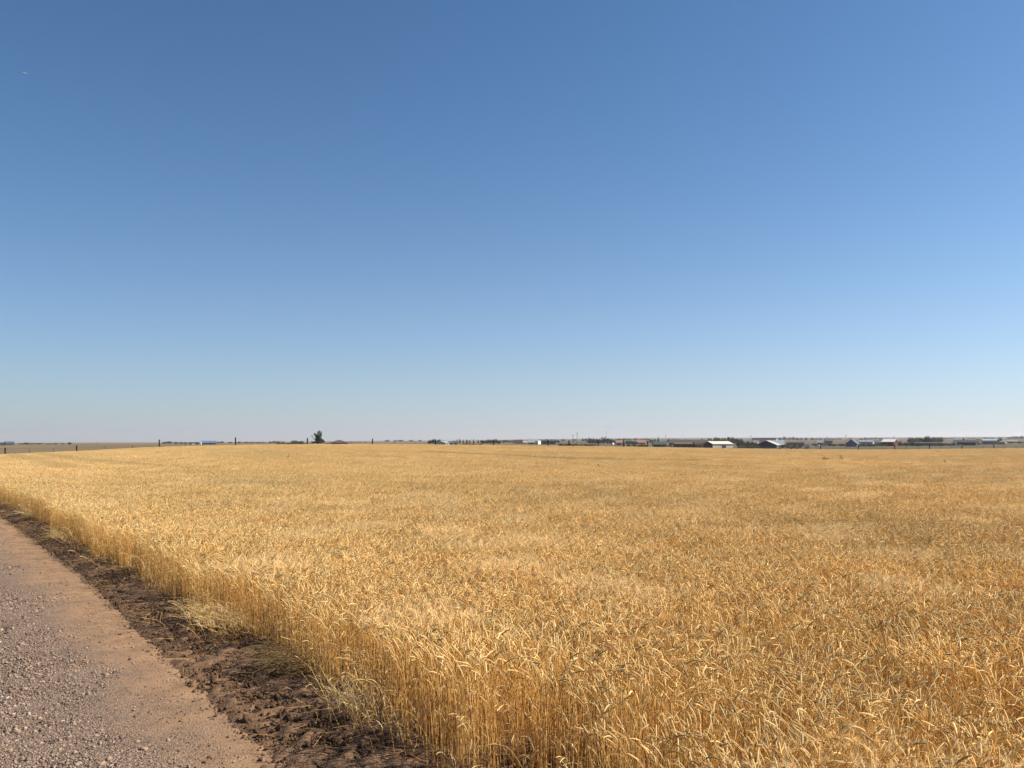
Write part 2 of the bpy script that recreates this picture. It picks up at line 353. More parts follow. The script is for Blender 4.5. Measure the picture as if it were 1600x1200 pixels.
        sw = np.stack([np.cos(tw), np.sin(tw), rg.normal(0, .3, (m, 1))*np.ones((1, K+1))], -1)*(wd[:, None]*np.array([.8, 1, 1, .9, .7, .45, .08])[None])[..., None]
        A = np.stack([PL-sw, PL+sw], 2).reshape(-1, 3)
        b0 = nb+(np.arange(m)*(K+1)*2)[:, None]+(np.arange(K)*2)[None]
        Vs.append(A); Qs.append(np.stack([b0, b0+1, b0+3, b0+2], -1).reshape(-1, 4))
        cl = np.ones((len(A), 4)); cl[:, :3] = np.array([.88, .66, .33])*np.repeat(rg.uniform(.72, 1.12, m), (K+1)*2)[:, None]; Cs.append(cl)
    return np.concatenate(Vs), np.concatenate(Qs), np.concatenate(Cs)
def patch(n, size=1.0, seed=0):
    rg = np.random.default_rng(100+seed)
    base = rg.uniform(-size/2, size/2, (n, 2))
    way = rg.random(n); phi = np.where(way < .42, rg.normal(0, .7, n), np.where(way < .65, math.pi+rg.normal(0, .7, n), rg.uniform(0, 2*math.pi, n)))
    hgt = np.clip(rg.normal(.525, .038, n), .40, .62)
    an = np.where(way < .42, rg.uniform(.1, .7, n), rg.uniform(.15, 1.0, n)); af = an+rg.uniform(.1, .7, n)
    tall = rg.random(n) < .19; k = tall.sum()
    hgt[tall] = rg.uniform(.545, .625, k); an[tall] = rg.uniform(.5, 1.5, k); af[tall] = an[tall]+rg.uniform(.3, 1.0, k)
    dk = np.where(tall, rg.choice([.52, .72, 1.06], n), rg.uniform(.9, 1.05, n))
    return stalks(n, base, hgt, phi, rg.uniform(0, .08, n), an, af, rg.uniform(0, .16, n), 24, .9, dk, rg=rg, hsz=np.where(tall, rg.uniform(1.2, 1.5, n), rg.uniform(.8, 1.0, n)))
variants = [patch(400, seed=k) for k in range(7)]
def tuft(seed):
    rg = np.random.default_rng(900+seed); n = 16
    base = rg.normal(0, .13, (n, 2)); up = rg.random(n) < .7
    return stalks(n, base, np.where(up, rg.uniform(.38, .56, n), rg.uniform(.15, .4, n)), rg.normal(0, 1.0, n), np.where(up, rg.uniform(0, .2, n), rg.uniform(.4, 1.1, n)), rg.uniform(.4, 1.6, n), rg.uniform(.9, 2.2, n), rg.uniform(.0, .4, n), 14, 2.4, rg.uniform(.8, 1.05, n), rg=rg)
variants += [tuft(k) for k in range(4)]
sp = .84
ext = 330
gi, gj = np.meshgrid(np.arange(-120, 420), np.arange(0, 420), indexing='ij')
S = gi.ravel()*sp+rng.uniform(-.2, .2, gi.size); O = .2-(gj.ravel()+.5)*sp+rng.uniform(-.16, .16, gi.size)
row0 = gj.ravel() == 0
O[row0] = -.20+rng.normal(0, .09, row0.sum())
X = P0[0]+DIR[0]*S+NRM[0]*O; Y = P0[1]+DIR[1]*S+NRM[1]*O
u = X/np.maximum(Y, .01)
ok = (Y > .8) & (X > -.87*Y-4) & (X < .80*Y+7) & (Y < fence_depth(np.clip(u, -.95, .95))-2.6+rng.normal(0, .25, len(Y)))
X, Y, S, O, row0 = X[ok], Y[ok], S[ok], O[ok], row0[ok]
def lowf(X, Y, sc, seed, octv=3): return np.array([mnoise.fractal(Vector((x*sc, y*sc, seed)), 1.0, 2.0, octv) for x, y in zip(X, Y)])
n1 = lowf(X, Y, .06, 1.0); n2 = lowf(X, Y, .6, 2.0, 2)
wav = lowf(S, O*6, .02, 4.0, 3)
hs = 1+.035*n1+.022*n2+rng.normal(0, .02, len(X))
def wheat_top_pt(px, py):
    d = np.geomspace(4, 240, 900); Xs = (px-CX)/F*d; zt = terrain(Xs, d)+WHEAT*.95
    k = np.argmin(np.where((H-zt)/d*F+YH < py, 1, 0) == 0) if False else np.argmax(((H-zt)/d*F+YH) <= py)
    return np.array([Xs[k], d[k]])
def near_poly(X, Y, pts):
    D = np.full(len(X), 1e9)
    for a, b_ in zip(pts[:-1], pts[1:]):
        ab = b_-a; t = np.clip(((X-a[0])*ab[0]+(Y-a[1])*ab[1])/(ab@ab), 0, 1)
        D = np.minimum(D, np.hypot(X-a[0]-t*ab[0], Y-a[1]-t*ab[1]))
    return D
tracks = [([(668, 706.5), (700, 708.2), (760, 711), (830, 714.5), (905, 717.5), (1000, 719.5), (1090, 720.5)], .8, 1.08),
          ([(20, 711.5), (45, 717), (75, 724), (112, 733)], .6, 1.06), ([(60, 708.5), (110, 716), (150, 722)], .6, 1.05),
          ([(150, 722), (230, 728), (320, 731.5)], .6, 1.05), ([(360, 755), (420, 757), (480, 756)], .8, 1.04), ([(560, 713), (640, 716), (700, 717)], .6, 1.04)]
dark = np.zeros(len(X))
for pts, w, s in tracks:
    D = near_poly(X, Y, [wheat_top_pt(*p) for p in pts]); hs = np.where(D < w, hs*s, hs); dark = np.where(D < w, np.maximum(dark, (s-1)*14), dark)
Z = terrain(X, Y)+np.where(O > -1.6, bank_h(O), 0)-.015
rot = np.zeros((len(X), 3)); rot[:, 2] = rng.uniform(-math.pi, math.pi, len(X))
fr_ = rng.random(len(X)) < .7; rot[fr_, 2] = rng.normal(0, .5, fr_.sum())
e_ang = math.atan2(DIR[1], DIR[0]); rot[row0, 2] = e_ang+rng.integers(0, 4, row0.sum())*math.pi/2
rot[:, :2] = rng.normal(0, .025, (len(X), 2))
scl = np.stack([np.full(len(X), 1.0), np.full(len(X), 1.0), np.where(row0, hs*rng.uniform(.95, 1.05, len(X)), hs)], -1)
tint = np.clip(.45*n1+.35*n2+.35*wav+rng.normal(0, .18, len(X)), -1, 1)-dark
vidx = rng.integers(0, 7, len(X))
NT = 70                                                # stray stalks and bent straw that break up the crop edge
St = -6+rng.random(NT)**1.4*75; Ot = .10+np.abs(rng.normal(0, .10, NT))
Xt = P0[0]+DIR[0]*St+NRM[0]*Ot; Yt = P0[1]+DIR[1]*St+NRM[1]*Ot
rt = np.zeros((NT, 3)); rt[:, 2] = math.atan2(NRM[1], NRM[0])+rng.normal(0, .5, NT)
X, Y, Z = np.concatenate([X, Xt]), np.concatenate([Y, Yt]), np.concatenate([Z, terrain(Xt, Yt)+bank_h(Ot)-.01])
rot = np.concatenate([rot, rt]); scl = np.concatenate([scl, np.ones((NT, 3))*rng.uniform(.75, 1.08, (NT, 1))]); vidx = np.concatenate([vidx, rng.integers(7, 11, NT)]); tint = np.concatenate([tint, rng.normal(-.1, .4, NT)])
wheat = scatter('wheat', variants, np.stack([X, Y, Z], -1), rot, scl, vidx, STRAW, tint)
tag(wheat, 'ripe golden wheat crop with nodding heads filling the whole field', 'wheat')
print('wheat patches', len(X))

# ------------------------------------------------------------------ gravel, clods, litter (nobody could count them)
def stone(seed, sub=1, flat=.65, rough=.35):
    import bmesh
    bm = bmesh.new(); bmesh.ops.create_icosphere(bm, subdivisions=sub, radius=1.0)
    V = np.array([v.co[:] for v in bm.verts]); Q = [tuple(v.index for v in f.verts) for f in bm.faces]; bm.free()
    k = np.array([1+rough*mnoise.noise(Vector(v)*1.1+Vector((seed*7.3, 0, 0))) +rough*.6*mnoise.noise(Vector(v)*2.6+Vector((0, seed*3.1, 0))) for v in V])
    V = V*k[:, None]*np.array([1, .8, flat]); return V, Q, np.ones((len(V), 4))
def pebble_mat():
    m, nt, b, N, L = nodes('pebble')
    oi = N.new('ShaderNodeObjectInfo')
    r = ramp(N, [(0, (.045, .032, .027)), (.2, (.11, .074, .056)), (.42, (.19, .128, .094)), (.62, (.26, .176, .128)), (.78, (.32, .20, .125)), (.9, (.22, .175, .15)), (1, (.38, .29, .22))])
    L.new(oi.outputs['Random'], r.inputs[0]); L.new(r.outputs[0], b.inputs['Base Color']); b.inputs['Roughness'].default_value = .8; b.inputs['Specular IOR Level'].default_value = .3
    return m
def along(n, s0, s1, o0, o1): return rng.uniform(s0, s1, n), rng.uniform(o0, o1, n)
def place(S, O, dz): 
    X = P0[0]+DIR[0]*S+NRM[0]*O; Y = P0[1]+DIR[1]*S+NRM[1]*O
    return np.stack([X, Y, terrain(X, Y)+dz], -1)
NG = 380000
S1 = -5+rng.random(NG)**1.5*30; O1 = rng.uniform(1.15, 5.2, NG)
wob = lowf(S1, O1, .5, 9.0, 3)
dens = np.clip((O1-1.5+.5*wob)/.95, .20, 1); keep = rng.random(NG) < dens; dens = dens[keep]
S1, O1 = S1[keep], O1[keep]; ng_ = len(S1)
sz = np.clip(rng.lognormal(math.log(.0054), .5, ng_), .003, .026)*np.where((dens < .3) & (rng.random(ng_) < .9), .55, 1)
rz_ = np.interp(O1, [.9, 1.3, 2, 4, 6.5], [0, .35, 1, 2.2, 1])*.02+.006
gravel = scatter('gravel', [stone(k) for k in range(6)], place(S1, O1, rz_+sz*.15), np.stack([rng.normal(0, .3, ng_), rng.normal(0, .3, ng_), rng.uniform(0, 6.28, ng_)], -1),
    np.stack([sz*rng.uniform(.8, 1.5, ng_), sz, sz*rng.uniform(.9, 1.6, ng_)], -1), rng.integers(0, 6, ng_), pebble_mat())
tag(gravel, 'loose pinkish grey gravel scattered over the dirt road', 'gravel')
SOIL = bpy.data.materials['tilled_soil']
NC = 85000
S2 = -5+rng.random(NC)**1.4*32; O2 = np.clip(rng.normal(.52, .36, NC), -.5, 1.3)*bank_w(S2)
sz = np.clip(rng.lognormal(math.log(.007), .6, NC), .003, .035)
clods = scatter('soil_clods', [stone(20+k, 1, .75, .6) for k in range(6)], place(S2, O2, bank_h(O2/bank_w(S2))+.012+sz*.1+rng.normal(0, .008, NC)), rng.uniform(0, 6.28, (NC, 3)), np.stack([sz*1.2, sz, sz], -1), rng.integers(0, 6, NC), SOIL)
tag(clods, 'dark brown crumbly soil clods along the edge of the wheat', 'soil')
def litter(seed):
    rg = np.random.default_rng(seed); n = 1
    return stalks(1, np.zeros((1, 2)), np.array([.1]), np.array([0.0]), np.array([1.45]), np.array([1.5]), np.array([1.6]), np.array([.1]), 0, 0, head=False, rg=rg)
NL = 1500
S3, O3 = -5+rng.random(NL)**1.3*40, np.abs(rng.normal(.0, .55, NL))-.15
lit = scatter('straw_litter', [litter(300+k) for k in range(5)], place(S3, O3, bank_h(np.clip(O3, -1.6, 1.2))+.045), np.stack([rng.normal(0, .12, NL), rng.normal(0, .12, NL), rng.uniform(0, 6.28, NL)], -1),
    np.stack([rng.uniform(.4, 1.2, NL)]*3, -1), rng.integers(0, 5, NL), STRAW)
tag(lit, 'broken pale straw bits lying on the dark soil', 'straw')

# ------------------------------------------------------------------ fallen stalks and weeds at the crop edge
def clump(name, label, px, py, n, spread, phi0, dphi, h, an, af, bright, seed, leaves=1.0, a0=(.1, .5), lean=(.1, .5), head=True):
    rg = np.random.default_rng(seed); c = ground_pt(px, py)
    base = rg.normal(0, spread, (n, 2)); base = base[:, :1]*DIR[None]*1.6+base[:, 1:]*NRM[None]*.6
    V, Q, C = stalks(n, base, rg.uniform(*h, n), phi0+rg.normal(0, dphi, n), rg.uniform(*a0, n), rg.uniform(*an, n), rg.uniform(*af, n), rg.uniform(*lean, n), 5, leaves, 1.0, head, rg)
    C[:, :3] = np.clip(C[:, :3]*np.array(bright), 0, .85)
    off = float(edge_off(*c))
    o = mesh_obj(name, V, [tuple(q[q >= 0]) for q in Q], STRAW, None, (c[0], c[1], float(bank_h(off))), col=C)
    return tag(o, label, 'wheat clump')
out_a = math.atan2(NRM[1], NRM[0])
clump('fallen_wheat_clump', 'pale bleached clump of fallen straw leaning out of the wheat edge over dark soil', 352, 990, 230, .27, out_a+.35, .6, (.18, .38), (.9, 1.7), (1.4, 2.1), (1.0, 1.02, 1.12), 41, 2.6, (.15, .6), (.3, .9), False)
clump('fallen_wheat_clump', 'flattened brown clump of wheat flopped over the soil bank beside the pale clump', 478, 1056, 240, .13, out_a+.1, .3, (.22, .42), (1.4, 2.0), (1.7, 2.2), (.36, .32, .31), 42, .5, (.4, .9), (.5, 1.1), False)
clump('fallen_wheat_clump', 'loose dry stalks splayed at the nearest corner of the wheat edge', 560, 1140, 70, .16, out_a-.2, 1.2, (.12, .30), (.3, 1.2), (.6, 1.6), (1.02, 1.05, 1.15), 43, 2.6, (.1, .7), (.0, .4), False)
clump('fallen_wheat_clump', 'small pale tuft of straw lying across the dirt by the far wheat edge', 104, 850, 60, .12, out_a-.2, .5, (.15, .36), (1.1, 1.6), (1.4, 1.9), (1.0, 1.05, 1.15), 44, 2.2, (.5, 1.0), (.2, .6), False)
clump('fallen_wheat_clump', 'thin tuft of bent straw at the wheat edge near the left border', 62, 815, 45, .12, out_a, .6, (.25, .5), (1.0, 1.6), (1.4, 1.9), (1.0, 1.1, 1.3), 45, 2.0, (.5, 1.0), (.2, .6))
def weed(name, label, px, py, h, n, w, m, lying=False):
    p = wheat_top_pt(px, py); z = float(terrain(*p)); rg = np.random.default_rng(int(px))
    root = empty(name, (p[0], p[1], z)); st = MB(); lf = MB()
    for k in range(n):
        a = rg.uniform(0, 6.28); r = w*rg.uniform(.1, 1); hh = h*rg.uniform(.6, 1)
        tip = (r*math.cos(a), r*math.sin(a), hh); st.tube([(r*.15*math.cos(a), r*.15*math.sin(a), 0), (tip[0]*.6, tip[1]*.6, hh*.6), tip], [.012, .009, .004], 4)
        for q in range(16):
            t = rg.uniform(.45, 1.05); c = np.array([tip[0]*t, tip[1]*t, hh*t])+rg.normal(0, .03, 3); v = rg.normal(0, 1, 3); v /= np.linalg.norm(v); v2 = np.cross(v, rg.normal(0, 1, 3)); v2 /= np.linalg.norm(v2)
            L_ = rg.uniform(.06, .12)
            lf.add([c-v2*L_*.3, c+v*L_*.5, c+v2*L_*.3, c+v*L_*1.2][0:1]+[c+v*L_*.5-v2*L_*.35, c+v*L_*1.2, c+v*L_*.5+v2*L_*.35], [(0, 1, 2, 3)])
    st.build('stem', m, root); lf.build('foliage', m, root)
    return tag(root, label, 'weed')
GREENW = leaf_mat('weed_green', (.035, .06, .018), (.09, .13, .04))
OLIVEW = leaf_mat('weed_olive', (.08, .07, .025), (.16, .13, .05))
weed('green_weed', 'low wide green weed poking out of the wheat on the right', 1289, 719.5, .95, 26, .6, GREENW)
weed('green_weed', 'taller narrow green weed standing in the wheat beside the low wide weed', 1314, 719.5, 1.12, 7, .22, GREENW)
weed('green_weed', 'tiny dark stalk sticking up in the wheat in mid field', 935, 729, .88, 2, .05, OLIVEW)
weed('green_weed', 'tiny brown weed head showing above the wheat below the big tree', 450.5, 716, 1.0, 3, .1, OLIVEW)
weed('green_weed', 'tiny olive weed in the wheat near the right border', 1477, 723.5, 1.0, 3, .12, OLIVEW)
p = ground_pt(-6, 771); 
def edge_weed():
    rg = np.random.default_rng(5); root = empty('green_weed', (p[0], p[1], .05)); lf = MB(); st = MB()
    for k in range(160):
        c = np.array([rg.normal(0, .22), rg.normal(0, .22), abs(rg.normal(.3, .16))+.02]); v = rg.normal(0, 1, 3); v /= np.linalg.norm(v); w = np.cross(v, rg.normal(0, 1, 3)); w /= np.linalg.norm(w); l = rg.uniform(.05, .11)
        lf.add([c, c+v*l*.5-w*l*.3, c+v*l, c+v*l*.5+w*l*.3], [(0, 1, 2, 3)])
    for k in range(10):
        a = rg.uniform(0, 6.28); st.tube([(0, 0, 0), (.15*math.cos(a), .15*math.sin(a), .25), (.28*math.cos(a), .28*math.sin(a), .45)], [.01, .008, .004], 4)
    st.build('stem', GREENW, root); lf.build('foliage', GREENW, root)
    tag(root, 'leafy green weed at the road edge on the left border', 'weed')
edge_weed()

# ------------------------------------------------------------------ fence
WOOD = mat('weathered_post', (.03, .024, .02), .9, .35, 6, .1)
STEEL = mat('rusty_steel', (.12, .09, .075), .7, .25, 8)
WIRE = mat('barbed_wire', (.16, .15, .14), .5, .1, 8, .4, .6)
fposts = [(8, 699.5), (120, 696), (249, 687), (368, 683.4), (480.5, 684.4), (582, 685.5), (680.5, 686), (771, 687), (856.5, 687), (934.5, 687.5), (1012, 688.6), (1084, 690.5), (1153.5, 690.5), (1219, 695.2), (1282, 694.6), (1341, 695.6), (1398, 694.8), (1452.5, 695), (1503, 695.4), (1553, 694.6)]
fpos = []
for px, yt in fposts:
    uu = (px-CX)/F; t = (uu*FY0-FX0)/(FDX-uu*FDY); x, y = FX0+FDX*t, FY0+FDY*t
    fpos.append((x, y, float(terrain(x, y)), z_of(yt, y)))
for t in (-2.2, -3.3): fpos.insert(0, (FX0+FDX*t, FY0+FDY*t, float(terrain(FX0+FDX*t, FY0+FDY*t)), float(terrain(FX0+FDX*t, FY0+FDY*t))+1.5))
for t in (19.1, 20.2): fpos.append((FX0+FDX*t, FY0+FDY*t, float(terrain(FX0+FDX*t, FY0+FDY*t)), float(terrain(FX0+FDX*t, FY0+FDY*t))+1.6))
fence = empty('wire_fence', (fpos[0][0], fpos[0][1], fpos[0][2]))
tag(fence, 'long wire fence with dark wooden posts running along the far side of the wheat', 'fence')
f0 = Vector(fpos[0][:3])
wires = [MB() for _ in range(4)]
for i, (x, y, z, zt) in enumerate(fpos):
    q = Vector((x, y, z))-f0; hgt = max(zt-z, 1.3)
    lean = random.uniform(-.02, .02)
    MB().tube([q-Vector((0, 0, .4)), q+Vector((lean*.5, 0, hgt*.5)), q+Vector((lean, 0, hgt))], [.135, .13, .125], 8).build('post', WOOD, fence)
    if i+1 < len(fpos):
        x1, y1, z1, _ = fpos[i+1]; q1 = Vector((x1, y1, z1))-f0
        for k in (1, 2):
            c = q.lerp(q1, k/3); zz = float(terrain(c.x+f0.x, c.y+f0.y))-f0.z
            MB().box(c.x-.035, c.x+.035, c.y-.03, c.y+.03, zz-.3, zz+1.35).build('steel_post', STEEL, fence)
        for w in range(4):
            hz = .45+.27*w
            wires[w].tube([q+Vector((0, -.15, hz)), q.lerp(q1, .5)+Vector((0, -.15, hz-.03)), q1+Vector((0, -.15, hz))], [.006]*3, 3)
for w in wires: w.build('wire', WIRE, fence)

# ------------------------------------------------------------------ far buildings
def M(name, c, rough=.75, var=.12, scale=.6): 
    return mat(name, c, rough, var, scale)
C = {k: M('paint_'+k, v) for k, v in dict(white=(.64, .61, .55), cream=(.52, .47, .38), pale_grey=(.36, .35, .33), grey=(.23, .23, .23), dark=(.045, .045, .048), slate=(.085, .088, .095), blue=(.055, .078, .105), pale_blue=(.33, .36, .39), bright_blue=(.075, .125, .19),
     brown=(.07, .05, .042), red=(.10, .022, .02), maroon=(.07, .026, .023), rust=(.30, .15, .09), tan=(.36, .28, .2), olive=(.10, .10, .065), green=(.045, .07, .04), pale_green=(.26, .31, .22), pink=(.38, .26, .23), glass=(.03, .035, .04)).items()}
def building(name, label, cat, px, d, L, W, yaw, ytop, eave=.6, roof='grey', wall='white', hip=False, arch=False, doors=((.0, 1.0, 2.1),), wins=(), trim=None, doorcol='dark', endcol=None):
    """L, W in metres, ridge along L; yaw turns it (positive shows the left gable); ytop is the photo row of the ridge"""
    x, y, z = at(px, d); z -= .15
    top = max(z_of(ytop, d)-z, 2.2); eh = top*eave
    rz = -math.atan2(x, y)+math.radians(yaw)
    root = empty(name, (x, y, z), rz)
    l, w = L/2, W/2; o = .35
    wl = MB()
    if hip: wl.box(-l, l, -w, w, 0, eh)
    elif arch:
        pr = [(-w, 0), (w, 0)]+[(w*math.cos(a), eh+(top-eh-.06)*math.sin(a)) for a in np.linspace(0, math.pi, 9)]; wl.prismx(pr, -l, l)
    else: wl.prismx([(-w, 0), (w, 0), (w, eh), (0, top-.14), (-w, eh)], -l, l)
    wl.build('wall', C[wall], root)
    rf = MB()
    if hip:
        rl = max(l-w*.9, l*.2)
        V = [(-l-o, -w-o, eh), (l+o, -w-o, eh), (l+o, w+o, eh), (-l-o, w+o, eh), (-rl, 0, top), (rl, 0, top), (-l-o, -w-o, eh-.15), (l+o, -w-o, eh-.15), (l+o, w+o, eh-.15), (-l-o, w+o, eh-.15)]
        rf.add(V, [(0, 1, 5, 4), (1, 2, 5), (2, 3, 4, 5), (3, 0, 4), (6, 7, 1, 0), (7, 8, 2, 1), (8, 9, 3, 2), (9, 6, 0, 3), (9, 8, 7, 6)])
    elif arch:
        pts = [(1.02*w*math.cos(a), eh+(top-eh)*math.sin(a)) for a in np.linspace(0, math.pi, 9)]
        inn = [(1.0*w*math.cos(a), eh+(top-eh-.05)*math.sin(a)) for a in np.linspace(math.pi, 0, 9)]
        rf.prismx(pts+inn, -l-.05, l+.05)
    else:
        sl = (top-eh)/w; t = .16
        rf.prismx([(-w-o, eh-o*sl+.02), (0, top-t+.03), (w+o, eh-o*sl+.02), (w+o, eh-o*sl+t+.02), (0, top+.03), (-w-o, eh-o*sl+t+.02)], -l-o, l+o)
    rf.build('roof', C[roof], root)
    for (fx, dw, dh) in doors:
        MB().box(fx*l-dw/2, fx*l+dw/2, -w-.06, -w+.05, 0.02, min(dh, eh*.92)).build('door', C[doorcol], root)
    for (fx, ww, wh, wz) in wins:
        if wz+wh < eh: MB().box(fx*l-ww/2, fx*l+ww/2, -w-.05, -w+.05, wz, wz+wh).build('window', C['glass'], root)
    if endcol:                                        # cladding on the left gable
        MB().prismx([(-w+.1, .05), (w-.1, .05), (w-.1, eh-.05), (0, top-.35), (-w+.1, eh-.05)], -l-.05, -l+.02).build('gable_door', C[endcol], root)
    return tag(root, label, cat)
W2 = ((-.55, 1.2, 1.1, 1.0), (.5, 1.4, 1.1, 1.0))
W3 = ((-.7, 1.1, 1.0, 1.0), (-.3, 1.1, 1.0, 1.0), (.6, 1.3, 1.0, 1.0))
B = building
# left of the big tree
B('farmhouse', 'low house with blue grey roof at the far left horizon', 'house', 14.5, 720, 6.2, 7, 8, 689.8, .5, 'blue', 'slate', wins=W2)
B('barn', 'dark shed hard against the left frame edge, beside the blue roofed house', 'shed', 4, 735, 4.2, 6, 0, 690.8, .6, 'slate', 'slate')
B('carport', 'dark roofed open building with a pale door left of the long blue shed', 'building', 303, 900, 9.5, 7, 0, 690.9, .62, 'dark', 'slate', doors=((-.1, 3.2, 2.4),), doorcol='white')
B('barn', 'long low blue metal shed on the horizon between two posts', 'shed', 326, 860, 14.2, 9, 0, 688.8, .45, 'bright_blue', 'slate', doors=((-.6, 3, 2.5), (.2, 3, 2.5)))
B('farmhouse', 'small brown house with hipped roof right of the big tree', 'house', 530, 560, 9.2, 8.5, 14, 687.6, .48, 'brown', 'brown', hip=True, doors=((-.1, .9, 2.0),), wins=((.4, 1.1, .8, .9), (.75, 1.1, .8, .9)))
# centre
B('barn', 'grey gabled shed behind a fence post left of centre', 'shed', 690, 620, 8.8, 9, 72, 688.6, .42, 'grey', 'pale_grey', doors=((0, 3, 2.4),))
B('farmhouse', 'small house with pale green roof beside the grey gabled shed', 'house', 700, 690, 5.2, 7, 0, 688.4, .62, 'pale_green', 'grey')
B('farmhouse', 'blue grey cottage with one bright white door right of the grey shed', 'house', 707.5, 640, 6.8, 6, 0, 689.6, .55, 'blue', 'slate', doors=((.15, 1.6, 2.2),), doorcol='white')
B('farmhouse', 'dull red house at the left end of the roofs in mid frame', 'house', 810, 1150, 11.5, 9, 0, 687.0, .45, 'maroon', 'pink', wins=W2)
B('shed', 'low pale roofed shed beside the dull red house', 'shed', 819.5, 1180, 6.2, 6, 0, 689.3, .5, 'pale_grey', 'grey')
B('barn', 'wide grey roofed barn left of the bright white wall', 'barn', 833, 1000, 12.5, 12, 0, 686.1, .35, 'grey', 'grey', doors=((-.2, 3, 3),))
B('shed', 'bright white cube shed, whitest block in mid frame', 'shed', 840.5, 930, 4.2, 5, -38, 687.8, .9, 'cream', 'white')
B('barn', 'long olive shed with a dark flat roof right of the white cube shed', 'shed', 857, 960, 16.2, 9, 0, 687.9, .82, 'dark', 'olive', doors=((-.5, 3, 2.5), (.4, 3, 2.5)))
B('farmhouse', 'small pink house among dark trees right of the twin power poles', 'house', 967, 800, 5.4, 6, 0, 688.1, .58, 'rust', 'pink', doors=((.0, 1.8, 2.1),))
B('shed', 'tiny white shed between the dark trees and the pink house', 'shed', 956.8, 1000, 3.2, 3.5, -35, 688.7, .75, 'white', 'white')
B('farmhouse', 'orange roofed house beside the green roofed shed', 'house', 1002, 1100, 10.5, 9, 0, 687.2, .4, 'rust', 'tan', wins=W2)
# right of centre
B('shed', 'blue walled shed under a dull green roof', 'shed', 1030.5, 560, 8.2, 6.5, 8, 689.8, .5, 'green', 'blue', doors=((-.3, 2, 2.2),))
B('barn', 'very long low brown roofed barn behind the green roofed shed', 'barn', 1078, 720, 34, 14, 0, 687.2, .52, 'brown', 'brown', doors=((-.5, 4, 2.6), (.0, 4, 2.6), (.5, 4, 2.6)))
B('barn', 'dark olive open fronted shed before the long brown barn', 'shed', 1068, 580, 12.5, 7, 0, 691.6, .72, 'olive', 'green', doors=((-.6, 3, 2.2), (.1, 3, 2.2)))
B('shed', 'small maroon shed beside the barn with the white roof', 'shed', 1090, 570, 5.4, 6, 0, 691.6, .62, 'maroon', 'maroon')
B('barn', 'barn with a bright white roof and a dark red gable end', 'barn', 1122, 545, 15, 11, 33, 689.4, .60, 'cream', 'cream', doors=((.1, 3, 1.9),), endcol='maroon')
B('farmhouse', 'house with a wide dark brown roof right of the white roofed barn', 'house', 1193, 760, 19, 12, 0, 684.0, .42, 'brown', 'slate', wins=W3)
B('barn', 'pale grey roofed shed with a dark gable facing the field', 'barn', 1200.5, 520, 10.2, 12.5, 76, 688.2, .42, 'pale_grey', 'slate', doors=((0, 3, 2.6),), endcol='dark')
B('shed', 'shed with a light blue grey roof beside the pale grey roofed shed', 'shed', 1216, 640, 8.2, 7, 0, 687.9, .4, 'pale_blue', 'slate')
B('shed', 'low white shed on the ridge behind the wide brown roof', 'shed', 1212, 1000, 3.8, 4, -35, 683.9, .7, 'white', 'white')
B('shed', 'low row of dark stalls behind the white trailer', 'stalls', 1243, 900, 17, 5, 0, 690.3, .7, 'brown', 'brown', doors=((-.7, 2, 2), (-.2, 2, 2), (.3, 2, 2), (.75, 2, 2)))
B('farmhouse', 'dark slate house on the rise left of the tall pole', 'house', 1294.5, 1300, 10.5, 9, 10, 684.6, .5, 'slate', 'slate', wins=W2)
B('barn', 'blue gabled barn right of the tall pole', 'barn', 1332.5, 600, 12, 7.4, 80, 686.4, .4, 'slate', 'bright_blue', doors=((0, 3, 2.8),), endcol='bright_blue')
B('farmhouse', 'long pale blue grey building with dark doors beside the blue barn', 'building', 1354, 640, 9.6, 7, -8, 687.8, .72, 'grey', 'pale_blue', doors=((-.35, 1.6, 2.3), (.5, 2.6, 1.6)))
B('shed', 'small shed with a bright white roof between the blue grey and grey buildings', 'shed', 1364, 760, 5.2, 6, -20, 686.2, .42, 'white', 'pale_grey')
B('barn', 'grey green shed left of the dark red barn', 'shed', 1377, 680, 10.2, 7, 0, 688.2, .6, 'olive', 'grey', doors=((0, 3, 2.4),))
B('barn', 'dark red barn with a shining white roof', 'barn', 1390.5, 640, 9.0, 8, -22, 686.2, .62, 'white', 'red', doors=((.3, 2.4, 2.3),), doorcol='maroon')
B('shed', 'small bright red shed standing apart right of the dark red barn', 'shed', 1404.5, 650, 3.6, 4, 0, 689.4, .72, 'red', 'red')
B('barn', 'long low black building near the right end, with a white door at its end', 'barn', 1512, 620, 14.5, 9, 0, 687.4, .58, 'dark', 'dark', doors=((.82, 1.8, 2.2),), doorcol='white')
B('barn', 'long low dark shed under the olive trees on the right', 'shed', 1441, 650, 24, 8, 0, 690.8, .7, 'dark', 'slate', doors=((-.8, 3, 2), (-.3, 3, 2), (.3, 3, 2), (.75, 3, 2)), doorcol='grey')
B('shed', 'small white shed between two dark sheds on the right', 'shed', 1493, 660, 2.4, 2.6, -40, 688, .6, 'white', 'white')
B('quonset', 'shed with a pale curved metal roof near the right border', 'shed', 1546, 760, 11.4, 9, 0, 685.9, .45, 'pale_blue', 'slate', arch=True)
B('farmhouse', 'low tan house with grey roof at the far right', 'house', 1579, 1050, 16, 8, 0, 687.9, .55, 'grey', 'tan', wins=W3)

